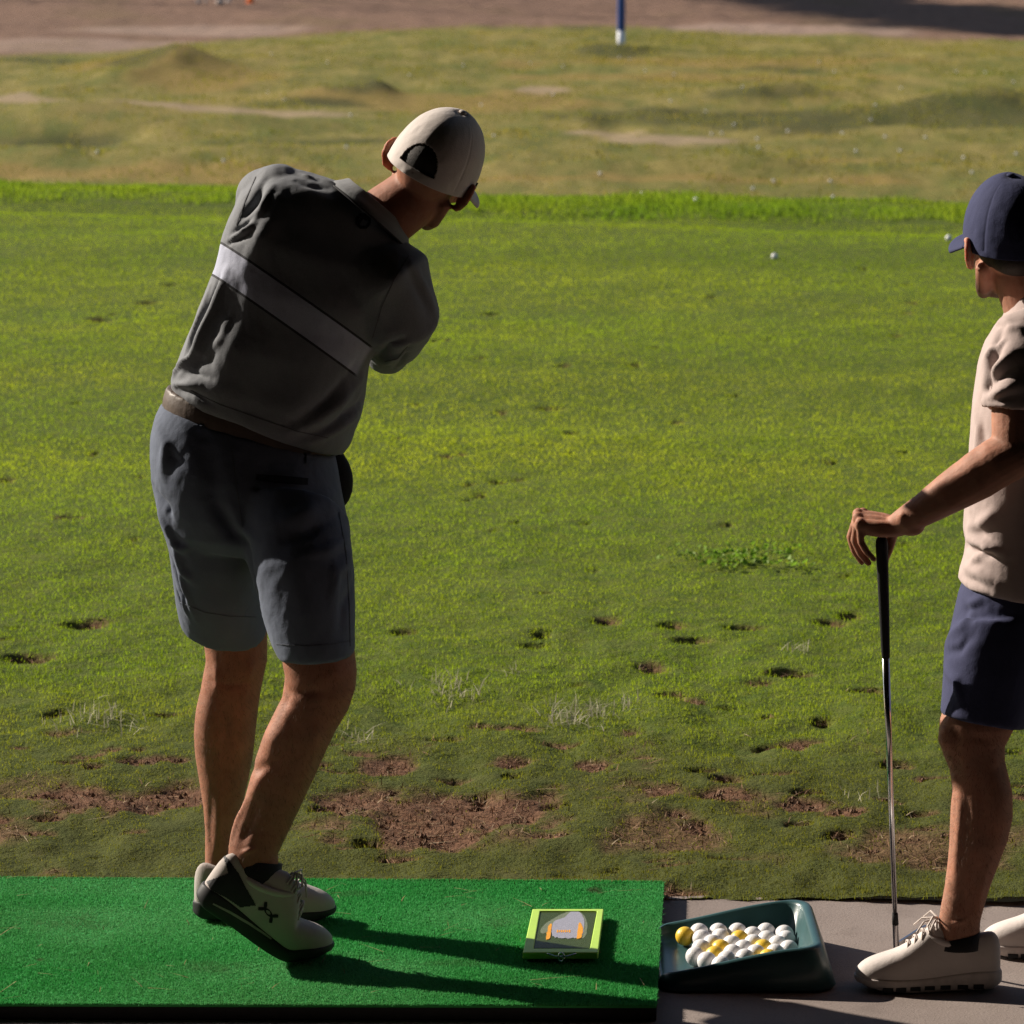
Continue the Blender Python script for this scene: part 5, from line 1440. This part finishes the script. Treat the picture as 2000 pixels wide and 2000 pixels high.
leg_hair(friend, me, .10, .58, 8000, HAIRM)
link('hair', fuse(b, .005, 3), HAIR, friend)
NAVY = fabric('navy_cap', (.038, .043, .098), .08, 1100, .04)
crown, brim, but = cap_mesh(hc2, HM2, (.090, .106), .138, .016, False, .072, .012, 8)
cp = link('cap', crown, NAVY, friend); link('brim', brim, NAVY, cp); link('button', but, NAVY, cp)

# T-shirt
TEE = fabric('tee_cloth', (.43, .345, .325), .05, 900, .06)
b = Buf()
b.sil([(1874, 1137, 2130, 1175, 7.46, .150), (1876, 1118, 2132, 1150, 7.46, .152), (1885, 1090, 2132, 1120, 7.46, .152), (1889, 1062, 2132, 1090, 7.46, .150), (1884, 1035, 2130, 1050, 7.46, .148), (1886, 990, 2130, 1000, 7.46, .148), (1892, 930, 2132, 930, 7.46, .150), (1896, 870, 2138, 870, 7.46, .154), (1899, 815, 2142, 815, 7.46, .158), (1905, 765, 2145, 765, 7.46, .160), (1914, 715, 2145, 715, 7.46, .160),
       (1926, 675, 2140, 680, 7.46, .150), (1945, 640, 2128, 650, 7.46, .120), (1966, 614, 2105, 625, 7.46, .09), (1980, 596, 2085, 605, 7.46, .072)], 44, 2.3)
sl = [W(2035, 645, 7.40), W(2000, 672, 7.34), W(1990, 715, 7.30), W(1988, 760, 7.285), W(1984, 800, 7.28)]
b.tube(sl, [.055, .072, .073, .071, .069], 28, dome=False)
sr = [W(2060, 640, 7.5), W(2090, 670, 7.60), W(2108, 740, 7.64), W(2116, 795, 7.66)]
b.tube(sr, [.055, .07, .071, .069], 28, dome=False)
me = fuse(b, .0055, 7, .5)
recess(me, [(sl[-1], sl[-1] - sl[-2], .062, .04), (sr[-1], sr[-1] - sr[-2], .062, .04)])
tt = bvh(me)
fold(me, tt, [
    ([(1960, 640), (1940, 690), (1928, 760), (1926, 800)], .010, -.012), ([(1925, 800), (1950, 770), (1985, 750)], .010, .011), ([(1928, 760), (1955, 735), (1990, 715)], .009, -.010), ([(1930, 735), (1950, 715), (1975, 690)], .009, .010), ([(1935, 715), (1950, 690), (1965, 660)], .008, -.008), ([(1928, 785), (1960, 778), (1990, 770)], .008, -.009),
    ([(1925, 700), (1940, 680), (1960, 665)], .008, .007), ([(1955, 625), (1975, 640), (2000, 645)], .010, .007), ([(1965, 612), (1980, 600), (1995, 590)], .008, .008), ([(1920, 650), (1945, 638), (1980, 640)], .008, -.006),
    ([(1890, 1050), (1925, 1060), (1962, 1085)], .010, .014), ([(1892, 1030), (1920, 1022), (1945, 1000)], .012, .010), ([(1888, 1065), (1920, 1080), (1950, 1082)], .009, -.013), ([(1898, 1100), (1925, 1075), (1940, 1070)], .009, .010), ([(1885, 1105), (1915, 1120), (1945, 1140)], .010, .009), ([(1880, 1125), (1905, 1135), (1930, 1150)], .007, -.006), ([(1900, 1010), (1915, 1040), (1935, 1060)], .012, -.009),
    ([(1905, 760), (1915, 830), (1905, 900)], .012, .006), ([(1920, 830), (1925, 900), (1915, 960)], .014, -.006)])
cloth_noise(me, .0030, 9, 231, (.1, 0, 1), 2.); cloth_noise(me, .0016, 26, 233, (.5, 0, 1), 2.5); cloth_noise(me, .0006, 75, 235)
tee_s = link('shirt', me, TEE, friend)
A, B = W(1972, 588, 7.46), W(2078, 604, 7.46); ux = (B - A) / 2; rx = np.linalg.norm(ux); ux /= rx; Cc = (A + B) / 2; nax = np.array([-.22, .10, .97]); nax -= ux * (nax @ ux); nax /= np.linalg.norm(nax); vy = np.cross(nax, ux)
b = Buf(); b.loft([neckring(Cc - nax * .035, ux, vy, rx * 1.16, .092), neckring(Cc - nax * .012, ux, vy, rx * 1.08, .084), neckring(Cc + nax * .010, ux, vy, rx * 1.02, .078), neckring(Cc + nax * .010, ux, vy, rx * .98, .074), neckring(Cc - nax * .02, ux, vy, rx * 1.0, .074)], caps=False)
link('collar', modded(b.mesh(), ('SUBSURF', dict(levels=2))), TEE, tee_s)

# shorts
NS = fabric('navy_shorts', (.046, .050, .105), .08, 900, .04)
b = Buf()
b.sil([(1884, 1128, 2120, 1150, 7.46, .132), (1872, 1160, 2135, 1175, 7.46, .145), (1864, 1200, 2150, 1210, 7.46, .150), (1856, 1240, 2160, 1245, 7.46, .145), (1858, 1268, 2150, 1270, 7.46, .12)], 40, 2.3)
lh = b.sil([(1860, 1220, 2070, 1225, 7.42, .115), (1845, 1262, 2045, 1275, 7.405, .110), (1845, 1305, 2026, 1325, 7.395, .104), (1842, 1355, 2010, 1385, 7.39, .098), (1839, 1395, 2000, 1424, 7.385, .094)], 36, 2.2)
rh = b.sil([(1985, 1220, 2180, 1225, 7.54, .115), (2010, 1280, 2190, 1280, 7.58, .108), (2028, 1340, 2196, 1340, 7.6, .1), (2036, 1400, 2198, 1395, 7.6, .094)], 36, 2.2)
me = fuse(b, .0055, 6, .5)
recess(me, [(lh[-1], lh[-1] - lh[-2], .070, .05), (rh[-1], rh[-1] - rh[-2], .070, .05)])
ts = bvh(me)
fold(me, ts, [([(1868, 1165), (1900, 1178), (1925, 1170)], .009, .006), ([(1862, 1185), (1890, 1192), (1920, 1186)], .009, -.005), ([(1850, 1250), (1880, 1225), (1900, 1190)], .014, .009), ([(1850, 1275), (1875, 1270), (1900, 1240)], .010, -.008), ([(1845, 1300), (1868, 1330), (1878, 1380)], .010, .007)])
cloth_noise(me, .0028, 10, 241, (0, 0, 1), 2.2); cloth_noise(me, .0014, 27, 243, (.5, 0, 1), 2.5)
link('shorts', me, NS, friend)
b = Buf(); b.sil([(1834, 1832, 1914, 1816, 7.40, .0395), (1832, 1840, 1914, 1836, 7.40, .040), (1828, 1850, 1916, 1850, 7.40, .042)], 24); link('sock', b.mesh(), SOCK, friend)
b = Buf(); b.sil([(2076, 1800, 2156, 1790, 7.64, .040), (2074, 1810, 2156, 1808, 7.64, .041), (2073, 1825, 2156, 1825, 7.64, .041)], 24); link('sock', b.mesh(), SOCK, friend)
CREAM = fabric('cream_knit', (.60, .54, .51), .08, 1200, .1); CSOLE = simple('cream_sole', (.56, .50, .47), .7, .12, 60, .2); CLACE = simple('cream_lace', (.55, .48, .44), .8)
hs = G(1952, 1929, 0); hs[1] = 7.40
shoe(friend, hs, (-1, .0, 0), .300, (CREAM, CSOLE, CLACE, CREAM, DARK), 0, style=2)
hs = G(2205, 1892, 0); hs[1] = 7.64
shoe(friend, hs, (-1, .02, 0), .300, (CREAM, CSOLE, CLACE, CREAM, DARK), 0, style=2)

# club under his hand
club(G(1752, 1872, 0), W(1722, 1058, 7.33), G(1751, 1866, .012), 'steel golf club with black grip under the hand of the man in navy shorts', (.9, .45, 0))
